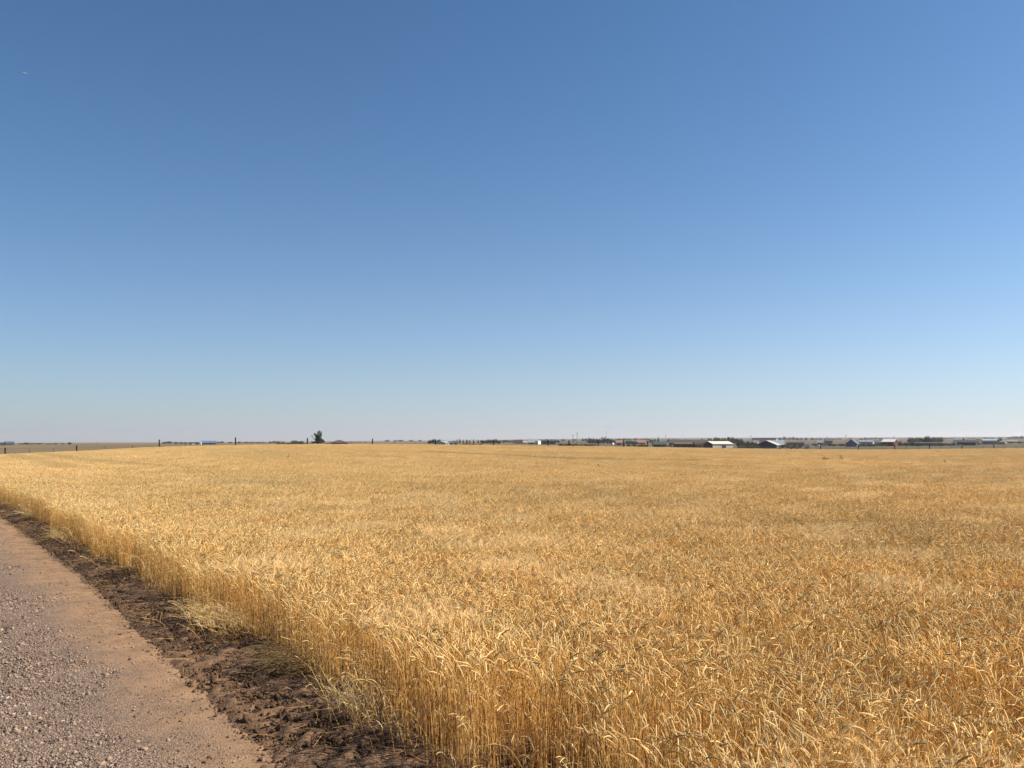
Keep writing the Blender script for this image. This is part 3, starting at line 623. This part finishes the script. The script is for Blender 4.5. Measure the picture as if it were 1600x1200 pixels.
# ------------------------------------------------------------------ vehicles
RUB = mat('tyre_rubber', (.02, .02, .02), .9, .1, 3)
def paint(c): return C[c]
def car(name, label, px, d, col, yaw, kind='suv', s=1.0):
    x, y, z = at(px, d); root = empty(name, (x, y, z), -math.atan2(x, y)+math.radians(yaw))
    if kind == 'suv': prof = [(-2.3, .45), (2.3, .45), (2.35, .95), (1.25, 1.1), (.6, 1.72), (-1.9, 1.72), (-2.3, 1.05)]
    elif kind == 'pickup': prof = [(-2.7, .5), (2.6, .5), (2.65, 1.05), (1.5, 1.15), (.9, 1.8), (-.5, 1.8), (-.7, 1.15), (-2.7, 1.15)]
    else: prof = [(-2.2, .35), (2.2, .35), (2.2, .8), (1.2, .92), (.5, 1.42), (-1.0, 1.42), (-1.8, .95), (-2.2, .9)]
    MB().prism([(a*s, b_*s) for a, b_ in prof], -.9*s, .9*s).build('body', paint(col), root)
    top = max(p_[1] for p_ in prof); a0 = (-1.7 if kind == 'suv' else -.4 if kind == 'pickup' else -1.0); a1 = .55 if kind != 'pickup' else .85
    MB().box(a0*s, a1*s*.85, -.93*s, .93*s, (top-.55)*s, (top-.14)*s).build('window', C['glass'], root)
    for sx in (-1.45, 1.45):
        for sy in (-.82, .82):
            w = MB(); w.prism([((sx+.36*math.cos(t))*s, (.36+.36*math.sin(t))*s) for t in np.linspace(0, 2*math.pi, 13)[:-1]], (sy-.12)*s, (sy+.12)*s); w.build('wheel', RUB, root)
    return tag(root, label, 'pickup truck' if kind == 'pickup' else 'car')
def trailer(name, label, px, d, L, Hh, col, cat):
    x, y, z = at(px, d); root = empty(name, (x, y, z), -math.atan2(x, y)+.3)
    l = L/2
    MB().prism([(-l, .5), (l, .5), (l+.25, .5+Hh*.35), (l*.92, .5+Hh), (-l*.95, .5+Hh), (-l-.1, .5+Hh*.4)], -1.1, 1.1).build('body', paint(col), root)
    MB().box(-l*.6, -l*.1, -1.13, -1.05, .5+Hh*.5, .5+Hh*.8).build('window', C['glass'], root)
    MB().box(l*.25, l*.55, -1.13, -1.05, .6, .5+Hh*.86).build('door', C['pale_grey'], root)
    MB().box(l+.2, l+1.1, -.06, .06, .45, .55).build('tow_bar', C['dark'], root)
    for sx in (-.45, .45):
        for sy in (-1, 1): MB().prism([(sx+.33*math.cos(t), .33+.33*math.sin(t)) for t in np.linspace(0, 6.2832, 13)[:-1]], sy-.12, sy+.12).build('wheel', RUB, root)
    return tag(root, label, cat)
car('parked_car', 'dark red pickup truck at the foot of the twin power poles', 891, 480, 'maroon', 170, 'pickup', 1.0)
car('parked_car', 'pale green car parked right of the green roofed shed', 1045.5, 545, 'pale_green', 175, 'suv', .95)
car('parked_car', 'low tan car on the dry grass left of the white trailer', 1241, 430, 'tan', 5, 'sedan', 1.0)
trailer('travel_trailer', 'white boxy travel trailer standing on the dry grass right of centre', 1261, 470, 2.3, 1.75, 'white', 'trailer')
car('parked_car', 'bright white car right of the white trailer, behind a fence post', 1288.5, 660, 'white', 185, 'suv', 1.0)
car('parked_car', 'dull white car just left of the bright white car', 1277.5, 670, 'pale_grey', 150, 'sedan', .9)
car('parked_car', 'white van before the long black building on the right', 1500.5, 560, 'white', 5, 'suv', .72)
car('parked_car', 'small grey car left of the white van by the black building', 1488.5, 570, 'pale_grey', 5, 'sedan', .7)
car('parked_car', 'dark car parked below the slope beside the blue gabled barn', 1316, 640, 'dark', 0, 'suv', .9)

# ------------------------------------------------------------------ poles
POLE = mat('pole_wood', (.13, .10, .08), .9, .2, 3)
def pole(label, px, d, ytop, arm=1.2, r=.17):
    x, y, z = at(px, d); h = z_of(ytop, d)-z; root = empty('utility_pole', (x, y, z), -math.atan2(x, y)+random.uniform(-.6, .6))
    MB().tube([(0, 0, -.5), (0, 0, h*.5), (0, 0, h)], [r, r*.85, r*.65], 8).build('pole', POLE, root)
    ca = MB().box(-arm, arm, -.17, -.06, h-.75, h-.6).build('crossarm', POLE, root)
    for q in (-.9, 0.0, .9): MB().tube([(q*arm, -.115, h-.6), (q*arm, -.115, h-.38)], [.05, .04], 6).build('insulator', C['pale_grey'], ca)
    return tag(root, label, 'utility pole', 'utility poles among the houses')
pole('left and shorter of the twin power poles in mid frame', 895.2, 640, 679.4, 1.0)
pole('right and taller of the twin power poles in mid frame', 901.6, 600, 675.8, 1.2)
pole('thin power pole rising behind the green roofed shed', 1040.3, 800, 678.8, 1.0)
pole('power pole just left of the wide dark brown roof', 1173.2, 700, 680.2, 1.0)
pole('tall power pole left of the blue gabled barn', 1321.8, 680, 678.8, 1.0)
pole('thin power pole left of the dark red barn', 1384.6, 900, 683.2, .9)
pole('power pole at the right end of the dark red barn', 1396.5, 800, 681.2, .9)
pole('thin lone power pole above the small white shed on the right', 1491.5, 1000, 682.2, .9)
pole('short lone pole on the far left pasture', 151, 1000, 690.2, .6, .2)
def silo(label, px, d, ytop, r, col):
    x, y, z = at(px, d); h = z_of(ytop, d)-z; root = empty('grain_silo', (x, y, z))
    MB().tube([(0, 0, 0), (0, 0, h*.8)], [r, r], 14).build('wall', C[col], root); MB().tube([(0, 0, h*.8), (0, 0, h)], [r*1.05, r*.12], 14).build('roof', C['pale_grey'], root)
    return tag(root, label, 'silo')
silo('slim white silo at the left end of the long blue shed', 313.7, 850, 689.4, .8, 'white')
def tower(px, d, ytop):
    x, y, z = at(px, d); h = z_of(ytop, d)-z; root = empty('lattice_mast', (x, y, z)); m = C['pale_grey']
    mb = MB(); w = .9
    for a in range(3):
        t = a*2.094; mb.tube([(w*math.cos(t), w*math.sin(t), 0), (w*.5*math.cos(t), w*.5*math.sin(t), h)], [.1, .08], 4)
    for k in range(10):
        for a in range(3):
            t0, t1 = a*2.094, (a+1)*2.094; s0 = w*(1-.5*k/10); s1 = w*(1-.5*(k+1)/10)
            mb.tube([(s0*math.cos(t0), s0*math.sin(t0), h*k/10), (s1*math.cos(t1), s1*math.sin(t1), h*(k+1)/10)], [.05, .05], 3)
    mb.build('mast', m, root); MB().tube([(0, 0, h), (0, 0, h+1.6)], [.5, .5], 8).build('antenna', m, root)
    tag(root, 'faint pale lattice mast above the dark trees in mid frame', 'mast')
tower(947.5, 1900, 674.5)

# ------------------------------------------------------------------ trees
LEAF = {'dark': leaf_mat('foliage_dark', (.018, .03, .014), (.05, .068, .03)), 'mid': leaf_mat('foliage_mid', (.04, .062, .022), (.11, .14, .05)), 'olive': leaf_mat('foliage_olive', (.045, .05, .022), (.11, .115, .055)),
        'grey': leaf_mat('foliage_grey', (.06, .068, .05), (.13, .135, .10)), 'brown': leaf_mat('foliage_brown', (.05, .035, .02), (.12, .085, .05))}
BARK = mat('bark', (.07, .055, .045), .9, .3, 5)
def leaves(blobs, n, size, seed):
    rg = np.random.default_rng(seed); V = []; Q = []
    vol = np.array([b_[3]*b_[4]*b_[5] for b_ in blobs])**.8; vol /= vol.sum()
    for k in rg.choice(len(blobs), n, p=vol):
        cx, cy, cz, rx, ry, rz = blobs[k]
        v = rg.normal(0, 1, 3); v /= np.linalg.norm(v); r = rg.uniform(.25, 1.08)**.6
        c = np.array([cx, cy, cz])+v*r*np.array([rx, ry, rz])
        a = rg.normal(0, 1, 3); a /= np.linalg.norm(a); b_ = np.cross(a, rg.normal(0, 1, 3)); b_ /= np.linalg.norm(b_)
        s = size*rg.uniform(.6, 1.4); i = len(V)
        V += [c-a*s, c-b_*s*.6, c+a*s, c+b_*s*.6]; Q.append((i, i+1, i+2, i+3))
    return V, Q
def proto(kind, seed):
    rg = np.random.default_rng(seed)
    if kind == 'cone': bl = [(0, 0, .12+.16*k, .30-.05*k, .30-.05*k, .14) for k in range(6)]
    elif kind == 'bush': bl = [(rg.uniform(-.35, .35), rg.uniform(-.35, .35), rg.uniform(.25, .6), .32, .32, .32) for k in range(7)]
    else: bl = [(rg.uniform(-.3, .3), rg.uniform(-.3, .3), rg.uniform(.28, .78), rg.uniform(.16, .27), rg.uniform(.16, .27), rg.uniform(.14, .24)) for k in range(13)]+[(0, 0, .42, .32, .32, .32)]
    V, Q = leaves(bl, 700, .06, seed)
    cr = mesh_obj('crown', V, Q, None).data
    tr = MB(); tr.tube([(0, 0, -.05), (0.01, 0, .25), (0, .01, .5)], [.035, .028, .015], 6)
    for k in range(4):
        a = rg.uniform(0, 6.28); tr.tube([(0, 0, .2+.06*k), (.12*math.cos(a), .12*math.sin(a), .38+.05*k), (.24*math.cos(a), .24*math.sin(a), .52+.05*k)], [.016, .011, .005], 4)
    tm = tr.build('trunk', BARK).data
    return cr, tm
PROT = {}
for kd in ('cone', 'bush', 'round'):
    for s in range(3): PROT[kd, s] = proto(kd, 50+s+{'cone': 0, 'bush': 10, 'round': 20}[kd])
for o in [o for o in list(COL.objects) if o.name.split('.')[0] in ('crown', 'trunk') and o.parent is None]: bpy.data.objects.remove(o)
CRM = {}
def tree(name, label, px, ytop, wpx, d, kind='round', leaf='dark', group=None, ybase=None):
    x, y, z = at(px, d); h = max(z_of(ytop, d)-z, .8) if ybase is None else (ybase-ytop)*d/F
    if ybase is not None: z = z_of(ybase, d) if z_of(ybase, d) < z else z
    h = max(z_of(ytop, d)-z, .8)
    s = random.randrange(3); cr, tm = PROT[kind, s]
    key = (kind, s, leaf)
    if key not in CRM:
        me = cr.copy(); me.materials.clear(); me.materials.append(LEAF[leaf]); CRM[key] = me
    root = empty(name, (x, y, z), random.uniform(0, 6.28)); w = wpx*d/F
    root.scale = (w/.72, w/.72, h*1.04)
    for nm, me in (('crown', CRM[key]), ('trunk', tm)):
        c = bpy.data.objects.new(nm, me); link(c, root)
    tag(root, label, 'bush' if name == 'bush' else 'tree', group)
    return root
ORD = ['leftmost', 'second from left', 'third from left', 'fourth from left', 'fifth from left', 'sixth from left', 'seventh from left']
def row(noun, where, items, d, kind='round', leaf='dark', name='tree'):
    items = sorted(items); one = noun[:-2] if noun.endswith('bushes') else noun[:-1]
    for i, (px, yt, w) in enumerate(items):
        o = ORD[i] if i < len(items)-1 else ('rightmost' if len(items) > 1 else '')
        lab = f'{one} {where}, {o}'
        if len(lab.split()) > 14: print('LONG', lab)
        tree(name, lab, px, yt, w, d*random.uniform(.97, 1.04), kind, leaf, f'{noun} {where}')
# the big tree
def big_tree():
    d = 430; x, y, z = at(496, d); m = d/F; root = empty('shade_tree', (x, y, z))
    k = lambda px, py, rx, rz: ((px-496)*m, rng.uniform(-.6, .6), z_of(py, d)-z, rx*m, rx*m, rz*m)
    bl = [k(496.5, 676.5, 1.5, 3.2), k(499, 675.2, 1.2, 3.0), k(502, 676, .9, 3.4), k(501.6, 680, 1.2, 2.4), k(491.4, 678.5, 1.3, 2.4), k(493.6, 680.5, 1.6, 2.6), k(495.6, 682.5, 2.2, 3.2), k(498, 681.5, 1.8, 2.8), k(494.5, 686, 2.4, 3.2), k(496.5, 689.5, 3.6, 3.6), k(497, 685.5, 2.8, 3.0), k(499.5, 684, 2.2, 2.8), k(500, 679, 1.6, 3.0),
          k(501.5, 687, 3.0, 2.4), k(504.5, 688.6, 2.6, 1.6), k(500.5, 690.5, 4.4, 2.4), k(506, 690.6, 1.6, 1.2), k(487.2, 681.2, .9, 1.0), k(488.8, 683.6, .6, 1.0), k(490.3, 686, .7, 1.1), k(491.5, 691, 3.4, 1.6), k(488, 691, 1.8, 1.2)]
    V, Q = leaves(bl, 4300, .20, 77); mesh_obj('crown', V, Q, LEAF['mid'], root)
    t = MB(); h = z_of(676, d)-z
    t.tube([(0, 0, -.2), (-.1, 0, h*.3), (.1, 0, h*.6), (.15, .1, h*.95)], [.26, .2, .12, .04], 8)
    for (px, py) in ((487.3, 681.5), (501.5, 676), (491.5, 678.5), (504, 689), (489, 690)):
        t.tube([(-.05, 0, h*.15), ((px-496)*m*.5, 0, (z_of(py, d)-z)*.62), ((px-496)*m, 0, z_of(py, d)-z)], [.13, .09, .03], 5)
    t.build('trunk', BARK, root)
    tag(root, 'tall ragged dark green tree standing alone above the horizon, largest tree', 'tree')
big_tree()
tree('tree', 'bright green bushy tree just left of the large ragged tree', 462.5, 685.6, 9.5, 520, 'bush', 'mid')
tree('bush', 'grey green shrub between the bright green tree and the fence post', 472, 688, 8, 540, 'bush', 'grey')
row('low brown shrubs', 'left of the bright green bushy tree', [(436, 691.6, 6), (443, 692, 7), (450, 691.5, 6), (455, 691.2, 5)], 620, 'bush', 'brown', 'bush')
row('low dark shrubs', 'at the foot of the large ragged tree', [(479, 692.2, 8), (486, 691.6, 7), (511, 691.8, 6)], 470, 'bush', 'brown', 'bush')
row('faint shrubs', 'on the far left horizon', [(34, 691.8, 7), (41.5, 691.0, 6), (50, 692, 6), (62, 692, 7), (75, 692.4, 6), (87, 691.9, 6), (98, 692.3, 5)], 1150, 'bush', 'grey', 'bush')
tree('bush', 'round dark bush alone on the far left horizon, above a fence post', 107.8, 690.7, 5, 1100, 'bush', 'dark')
row('small grey trees', 'left of the long blue shed', [(257, 690.2, 6), (264, 689.3, 7.5), (275, 690.3, 7), (283, 690.2, 6), (290, 690.8, 6), (308, 690.2, 5)], 1150, 'round', 'grey')
row('distant dark trees', 'right of the long blue shed', [(341, 690, 6), (347, 689.4, 5), (360, 690.2, 6), (374, 689.8, 7), (384, 690, 7), (393, 690.4, 6), (402, 690.4, 7), (411, 690.6, 6)], 1700, 'round', 'dark')
row('pale grey trees', 'on the horizon left of the green bushy tree', [(423, 689.4, 5), (428, 688.8, 5), (435, 688.8, 7), (442, 689.6, 4)], 1500, 'round', 'grey')
row('tiny dark trees', 'on the skyline right of the brown hipped roof house', [(546, 690.2, 5), (553, 690.4, 6), (562, 690.2, 7), (571, 690.2, 6)], 2000, 'round', 'olive')
row('tiny trees', 'on the skyline left of the grey gabled shed', [(605, 686.9, 6), (618, 687.4, 5), (626, 687.2, 7), (643, 687.2, 6), (656, 687.4, 5)], 2800, 'round', 'dark')
row('dark trees', 'crowding behind the grey gabled shed', [(672, 687.2, 7), (676.5, 686.2, 7), (684, 686.2, 9), (690, 687.2, 7), (695, 687.6, 6), (710.5, 688.2, 7)], 760, 'round', 'dark')
row('conical trees', 'in the windbreak right of the blue grey cottage', [(714.5, 686.4, 4), (718.5, 685.8, 4.5), (724, 687, 4), (729.5, 686, 4.5), (734, 687.4, 4), (740, 686.6, 3.5), (747, 687, 3.5)], 1300, 'cone', 'dark')
row('low brown shrubs', 'below the windbreak right of centre', [(724, 692.8, 7), (731, 692.6, 7), (739, 692.8, 6), (750.5, 691.8, 5)], 640, 'bush', 'brown', 'bush')
row('dark trees', 'around the fence post right of the windbreak', [(755, 687.6, 8), (761, 687.2, 6), (766.5, 685.9, 8), (773, 685.7, 8), (779, 687.2, 7)], 880, 'round', 'dark')
row('pale olive trees', 'left of the dull red house', [(787, 687, 9), (795, 687.2, 9), (801, 687.8, 6)], 1400, 'round', 'grey')
row('small olive trees', 'right of the long olive shed', [(868.5, 686.2, 5), (873, 687.4, 4)], 1300, 'round', 'olive')
tree('tree', 'tiny dark tree in the tan field left of the twin power poles', 889, 687.4, 2.6, 900, 'round', 'dark')
row('small dark trees', 'right of the twin power poles on the skyline', [(910.5, 684, 3), (915.5, 684.6, 3.6)], 1800, 'round', 'dark')
row('bushy dark trees', 'left of the faint mast', [(921.5, 683.6, 6), (926.5, 684.4, 7), (931.5, 685, 6)], 980, 'round', 'dark')
row('bushy dark trees', 'below the faint mast', [(937.5, 685.4, 6), (943, 682, 6.5), (949, 684.4, 7), (955.5, 684.6, 6), (961.5, 687, 5)], 940, 'round', 'dark')
tree('tree', 'dark upright tree right of the pink house', 974.5, 686, 5, 560, 'cone', 'dark')
row('low dark bushes', 'in the hedge left of the orange roofed house', [(981, 687.6, 5), (985.5, 687.8, 5), (990, 687.6, 5), (994, 688, 4)], 1000, 'bush', 'dark', 'bush')
row('low olive bushes', 'at the field end below the orange roofed house', [(983.5, 692.5, 5), (991, 693.5, 6), (1000, 693, 6), (1007, 693, 6)], 520, 'bush', 'olive', 'bush')
row('grey green trees', 'above the green roofed shed', [(1016.5, 685.2, 6), (1022.5, 685.4, 5)], 1300, 'round', 'grey')
tree('tree', 'pointed grey green tree above the green roofed shed', 1028.5, 682.4, 5, 1250, 'cone', 'dark')
row('low grey trees', 'behind the ridge of the long brown barn', [(1046, 685.4, 7), (1053, 685.2, 6), (1062, 686.4, 6), (1071, 686.2, 8), (1080, 686.6, 6)], 1300, 'round', 'grey')
tree('tree', 'small brown tree on the skyline above the end of the long brown barn', 1096.5, 684.8, 3.2, 1500, 'round', 'brown')
row('dark grey trees', 'behind the barn with the bright white roof', [(1108.5, 684.4, 6), (1117, 682.2, 6), (1124, 683, 8), (1131.5, 683.6, 7), (1138.5, 682.4, 7), (1146, 682.4, 8), (1153, 684.4, 7), (1158.5, 685, 5)], 900, 'round', 'dark')
row('dark bushy trees', 'in the thicket right of the white roofed barn', [(1153.5, 688, 7), (1161, 689.4, 6), (1167, 688.6, 7), (1174, 689.6, 7), (1180, 690.2, 6)], 640, 'round', 'dark')
row('dark bushes', 'in the low hedge in front of the thicket', [(1158, 694, 8), (1165.5, 694.4, 8), (1173, 694, 8), (1180.5, 694.6, 7)], 500, 'bush', 'olive', 'bush')
row('distant dark trees', 'on the skyline right of the wide brown roof', [(1218.5, 683.4, 6), (1226, 681.8, 5.5), (1233, 683, 3.6), (1239, 682, 5), (1246, 683.6, 6), (1252, 683.6, 4), (1259.5, 683.8, 5), (1269, 684, 5)], 2600, 'round', 'dark')
tree('tree', 'thin dark tree on the rise left of the slate house', 1292, 681.8, 2.6, 1500, 'cone', 'grey')
row('faint trees', 'on the hazy skyline above the blue grey building', [(1346, 684.4, 6), (1353, 683.2, 6), (1360, 683.8, 6), (1368, 683.4, 5), (1376, 684, 5)], 2600, 'round', 'grey')
row('low dark bushes', 'left of the blue gabled barn', [(1311, 692.6, 6), (1317.5, 693, 6), (1273, 692.4, 5)], 720, 'bush', 'brown', 'bush')
row('olive trees', 'left of the large dark tree on the right', [(1422.5, 682.8, 8), (1428, 683, 8), (1433.5, 683.2, 8), (1438.5, 683.4, 7)], 1000, 'round', 'olive')
row('olive trees', 'right of the large dark tree on the right', [(1454, 682.6, 8), (1460, 682.6, 8), (1465, 683, 7), (1470, 682.6, 7)], 1000, 'round', 'olive')
row('dark shrubs', 'along the front of the long low dark shed', [(1436, 691.8, 9), (1444, 692.2, 10), (1453, 691.8, 9), (1462, 692.4, 10), (1471, 692, 9), (1480, 692.4, 9), (1488, 691.8, 8)], 600, 'bush', 'dark', 'bush')
row('brown shrubs', 'in front of the slate house on the right', [(1288, 691.5, 6), (1295, 692, 7), (1303, 692.4, 7)], 700, 'bush', 'brown', 'bush')
row('grey shrubs', 'below the grey green shed', [(1371, 692.6, 6), (1378, 692.8, 7), (1384, 692.6, 5)], 640, 'bush', 'olive', 'bush')
row('brown shrubs', 'between the small red shed and the dark shed', [(1409, 692.8, 5), (1413.5, 691.6, 6)], 640, 'bush', 'dark', 'bush')
row('dark shrubs', 'before the low row of dark stalls', [(1226, 692.8, 7), (1234, 693.2, 7), (1243, 693, 8), (1251, 693.2, 7)], 700, 'bush', 'olive', 'bush')
row('dark shrubs', 'along the front of the long brown barn', [(1051, 691.8, 6), (1058, 692.6, 7), (1075, 692.8, 6), (1082, 692.4, 7), (1089, 693.4, 6), (1096, 693, 5)], 575, 'bush', 'olive', 'bush')
row('olive shrubs', 'in the pasture below the twin power poles', [(876, 692.4, 7), (884, 693.2, 6), (899, 693, 7), (907, 693.4, 7), (916, 693, 7), (925, 693.4, 8)], 560, 'bush', 'olive', 'bush')
tree('tree', 'large dark tree in the middle of the olive trees on the right', 1446.5, 680.6, 11, 760, 'round', 'dark')
row('dark bushes', 'at the left end of the long dark shed', [(1417, 691, 7), (1425, 690.2, 8), (1432, 691, 6)], 610, 'bush', 'dark', 'bush')
row('small trees', 'on the rise right of the long black building', [(1506, 683.4, 3), (1527.5, 685, 4.5), (1534.5, 686, 4)], 1300, 'round', 'grey')
row('dark trees', 'right of the curved metal roof', [(1559.5, 687.4, 5), (1565, 687, 6), (1563, 682.6, 4.6)], 1000, 'round', 'dark')
row('skyline trees', 'at the right border', [(1577, 683, 6), (1585.5, 681, 7), (1590.5, 682, 5), (1595.5, 680.6, 5), (1601, 681.6, 6)], 2400, 'round', 'dark')
row('low brown bushes', 'by the tan house at the right border', [(1579, 689.6, 5), (1592, 689.2, 5), (1600, 690, 5)], 900, 'bush', 'brown', 'bush')

row('low shrubs', 'in the pasture right of the long black building', [(1532, 692.2, 7), (1540, 691.4, 7), (1550, 691.8, 8), (1560, 691, 7), (1569, 691.6, 6)], 720, 'bush', 'olive', 'bush')
row('hazy trees', 'on the far rise above the long black building', [(1478, 683.6, 6), (1486, 684, 5), (1514, 684.4, 6), (1521, 683.8, 6), (1541, 683.2, 7), (1550, 683.6, 6)], 3000, 'round', 'grey')
row('hazy trees', 'on the far rise above the white trailer', [(1276, 684.8, 6), (1283, 684.4, 6), (1303, 684.6, 6), (1312, 684, 7), (1328, 684.4, 6)], 3000, 'round', 'grey')
row('brown shrubs', 'in the dry grass left of the white trailer', [(1212, 694.6, 7), (1222, 695, 6), (1231, 694.6, 7), (1249, 694.8, 6)], 520, 'bush', 'brown', 'bush')
row('low shrubs', 'between the blue grey and dark red buildings', [(1344, 692.8, 6), (1351, 693.2, 6), (1359, 692.8, 6), (1366, 693.2, 6)], 590, 'bush', 'olive', 'bush')
row('hazy trees', 'on the skyline behind the white cube shed', [(828, 685.4, 6), (846, 686, 6), (854, 685.8, 7), (862, 686.2, 6), (880, 686, 6), (897, 685.6, 6)], 2600, 'round', 'grey')
row('hazy trees', 'on the skyline above the orange roofed house', [(966, 684.6, 7), (975, 684.2, 7), (984, 684.8, 7), (993, 684.4, 7), (1003, 684.8, 7), (1010, 684.2, 6)], 2800, 'round', 'grey')
B('shed', 'narrow grey shed in the thicket left of the wide brown roof', 'shed', 1181, 700, 4.6, 5, -20, 688.2, .6, 'pale_grey', 'grey')
B('shed', 'small tan shed in the pasture right of the curved metal roof', 'shed', 1568, 900, 5.0, 5, -25, 688.4, .6, 'grey', 'tan')
B('shed', 'small grey shed left of the dark slate house on the rise', 'shed', 1281, 900, 6.0, 5, 0, 688.6, .6, 'grey', 'tan')
# ------------------------------------------------------------------ airliner
def airliner():
    d = 5200; x = (38.5-CX)/F*d; z = z_of(114, d); root = empty('airliner', (x, d, z), math.radians(-25)); root.rotation_euler = (0, math.radians(24), math.radians(-12))
    m = C['white']
    MB().tube([(-18, 0, 0), (-16.5, 0, 0), (-13, 0, 0), (10, 0, 0), (16, 0, .6), (19, 0, 1)], [.4, 1.3, 2.0, 2.0, 1.0, .3], 14).build('fuselage', m, root, True)
    for sg in (-1, 1):
        MB().add([(-3, sg*1.5, -.6), (3.5, sg*1.5, -.6), (7, sg*16, .6), (5, sg*16, .6), (-3, sg*1.5, -.1), (3.5, sg*1.5, -.1), (7, sg*16, .8), (5, sg*16, .8)], [(0, 1, 2, 3), (7, 6, 5, 4), (0, 4, 5, 1), (1, 5, 6, 2), (2, 6, 7, 3), (3, 7, 4, 0)]).build('wing', m, root)
        MB().tube([(-3, sg*5.5, -1.6), (1, sg*5.5, -1.6)], [1.0, .8], 10).build('engine', C['pale_grey'], root)
        MB().add([(14, sg*.6, 1), (17, sg*.6, 1), (19, sg*6, 1.4), (17.6, sg*6, 1.4), (14, sg*.6, 1.2), (17, sg*.6, 1.2), (19, sg*6, 1.5), (17.6, sg*6, 1.5)], [(0, 1, 2, 3), (7, 6, 5, 4), (0, 4, 5, 1), (1, 5, 6, 2), (2, 6, 7, 3), (3, 7, 4, 0)]).build('tailplane', m, root)
    MB().add([(13, -.15, 1.5), (17, -.15, 1.5), (20, -.15, 7.5), (18, -.15, 7.5), (13, .15, 1.5), (17, .15, 1.5), (20, .15, 7.5), (18, .15, 7.5)], [(0, 1, 2, 3), (7, 6, 5, 4), (0, 4, 5, 1), (1, 5, 6, 2), (2, 6, 7, 3), (3, 7, 4, 0)]).build('tail_fin', C['pale_grey'], root)
    tag(root, 'tiny white airliner high in the blue sky at top left', 'airplane')
airliner()

# ------------------------------------------------------------------ haze
def haze(density):
    z0 = float(terrain(GX, GY).min())-1; z1 = 75.0; r = 7050
    o = MB().box(-r, r, -r, r, z0, z1).build('haze', None); o['kind'] = 'stuff'
    m = bpy.data.materials.new('haze_air'); m.use_nodes = True; N = m.node_tree.nodes; N.remove(N['Principled BSDF'])
    v = N.new('ShaderNodeVolumePrincipled'); v.inputs['Color'].default_value = (1, .93, .95, 1); v.inputs['Density'].default_value = density; v.inputs['Anisotropy'].default_value = 0.3
    m.node_tree.links.new(v.outputs[0], N['Material Output'].inputs['Volume']); o.data.materials.append(m)
    tag(o, 'thin pale haze over the far fields and houses', 'haze'); o.display_type = 'WIRE'
haze(.00007)

# ------------------------------------------------------------------ light, sky, camera
w = bpy.data.worlds.new('World'); SC.world = w; w.use_nodes = True
N = w.node_tree.nodes; sk = N.new('ShaderNodeTexSky'); sk.sky_type = 'NISHITA'; sk.sun_disc = False
sk.sun_elevation = math.radians(SUN_EL); sk.sun_rotation = math.radians(SUN_AZ); sk.altitude = 2000; sk.air_density = 1.0; sk.dust_density = 2.2; sk.ozone_density = 6
bg = N['Background']; bg.inputs['Strength'].default_value = .066; WL = w.node_tree.links
def wmath(op, a, b_=None, c=None):
    n = N.new('ShaderNodeMath'); n.operation = op
    for i, v in enumerate((a, b_, c)):
        if v is None: continue
        if isinstance(v, (int, float)): n.inputs[i].default_value = v
        else: WL.new(v, n.inputs[i])
    return n.outputs[0]
wtc = N.new('ShaderNodeTexCoord'); wsx = N.new('ShaderNodeSeparateXYZ'); WL.new(wtc.outputs['Generated'], wsx.inputs[0])
zz = wmath('MAXIMUM', wsx.outputs[2], 0.0)
fac = wmath('MULTIPLY', wmath('EXPONENT', wmath('MULTIPLY', zz, -8.8)), .77)      # dust low in the air, brighter towards the sun
sunward = wmath('MULTIPLY_ADD', wsx.outputs[0], .42, 1.0)
sun2 = wmath('MULTIPLY_ADD', wsx.outputs[0], .13, 1.03)
pale = N.new('ShaderNodeVectorMath'); pale.operation = 'SCALE'; pale.inputs[0].default_value = (4.95, 4.95, 5.35); WL.new(sunward, pale.inputs['Scale'])
hsn = N.new('ShaderNodeHueSaturation'); hsn.inputs['Saturation'].default_value = 1.06; WL.new(sk.outputs[0], hsn.inputs['Color'])
tin = N.new('ShaderNodeVectorMath'); tin.operation = 'MULTIPLY'; tin.inputs[1].default_value = (.98, 1.13, 1.08); tsc = N.new('ShaderNodeVectorMath'); tsc.operation = 'SCALE'; WL.new(hsn.outputs[0], tsc.inputs[0]); WL.new(sun2, tsc.inputs['Scale']); WL.new(tsc.outputs[0], tin.inputs[0])
wmx = N.new('ShaderNodeMix'); wmx.data_type = 'RGBA'; WL.new(fac, wmx.inputs[0]); WL.new(tin.outputs[0], wmx.inputs[6]); WL.new(pale.outputs[0], wmx.inputs[7]); WL.new(wmx.outputs[2], bg.inputs['Color'])
sl = bpy.data.lights.new('sun', 'SUN'); sl.energy = 5.0; sl.angle = math.radians(.53); sl.color = (1, .94, .83)
so = link(bpy.data.objects.new('sun', sl))
az, el = math.radians(SUN_AZ), math.radians(SUN_EL)
so.rotation_euler = Vector((math.sin(az)*math.cos(el), math.cos(az)*math.cos(el), math.sin(el))).to_track_quat('Z', 'Y').to_euler()
so.location = (0, 0, 50)
cd = bpy.data.cameras.new('camera'); cam = link(bpy.data.objects.new('camera', cd))
cam.location = (0, 0, H); cam.rotation_euler = (math.pi/2, 0, 0)
cd.sensor_width = 36; cd.lens = 36*F/1600; cd.shift_y = (YH-600)/1600; cd.clip_start = .1; cd.clip_end = 30000
SC.camera = cam
SC.view_settings.view_transform = 'Standard'; SC.view_settings.look = 'None'; SC.view_settings.exposure = .85; SC.view_settings.gamma = 1
SC.cycles.max_bounces = 8; SC.cycles.diffuse_bounces = 5; SC.cycles.transmission_bounces = 5; SC.cycles.volume_bounces = 0; SC.cycles.caustics_reflective = False; SC.cycles.caustics_refractive = False
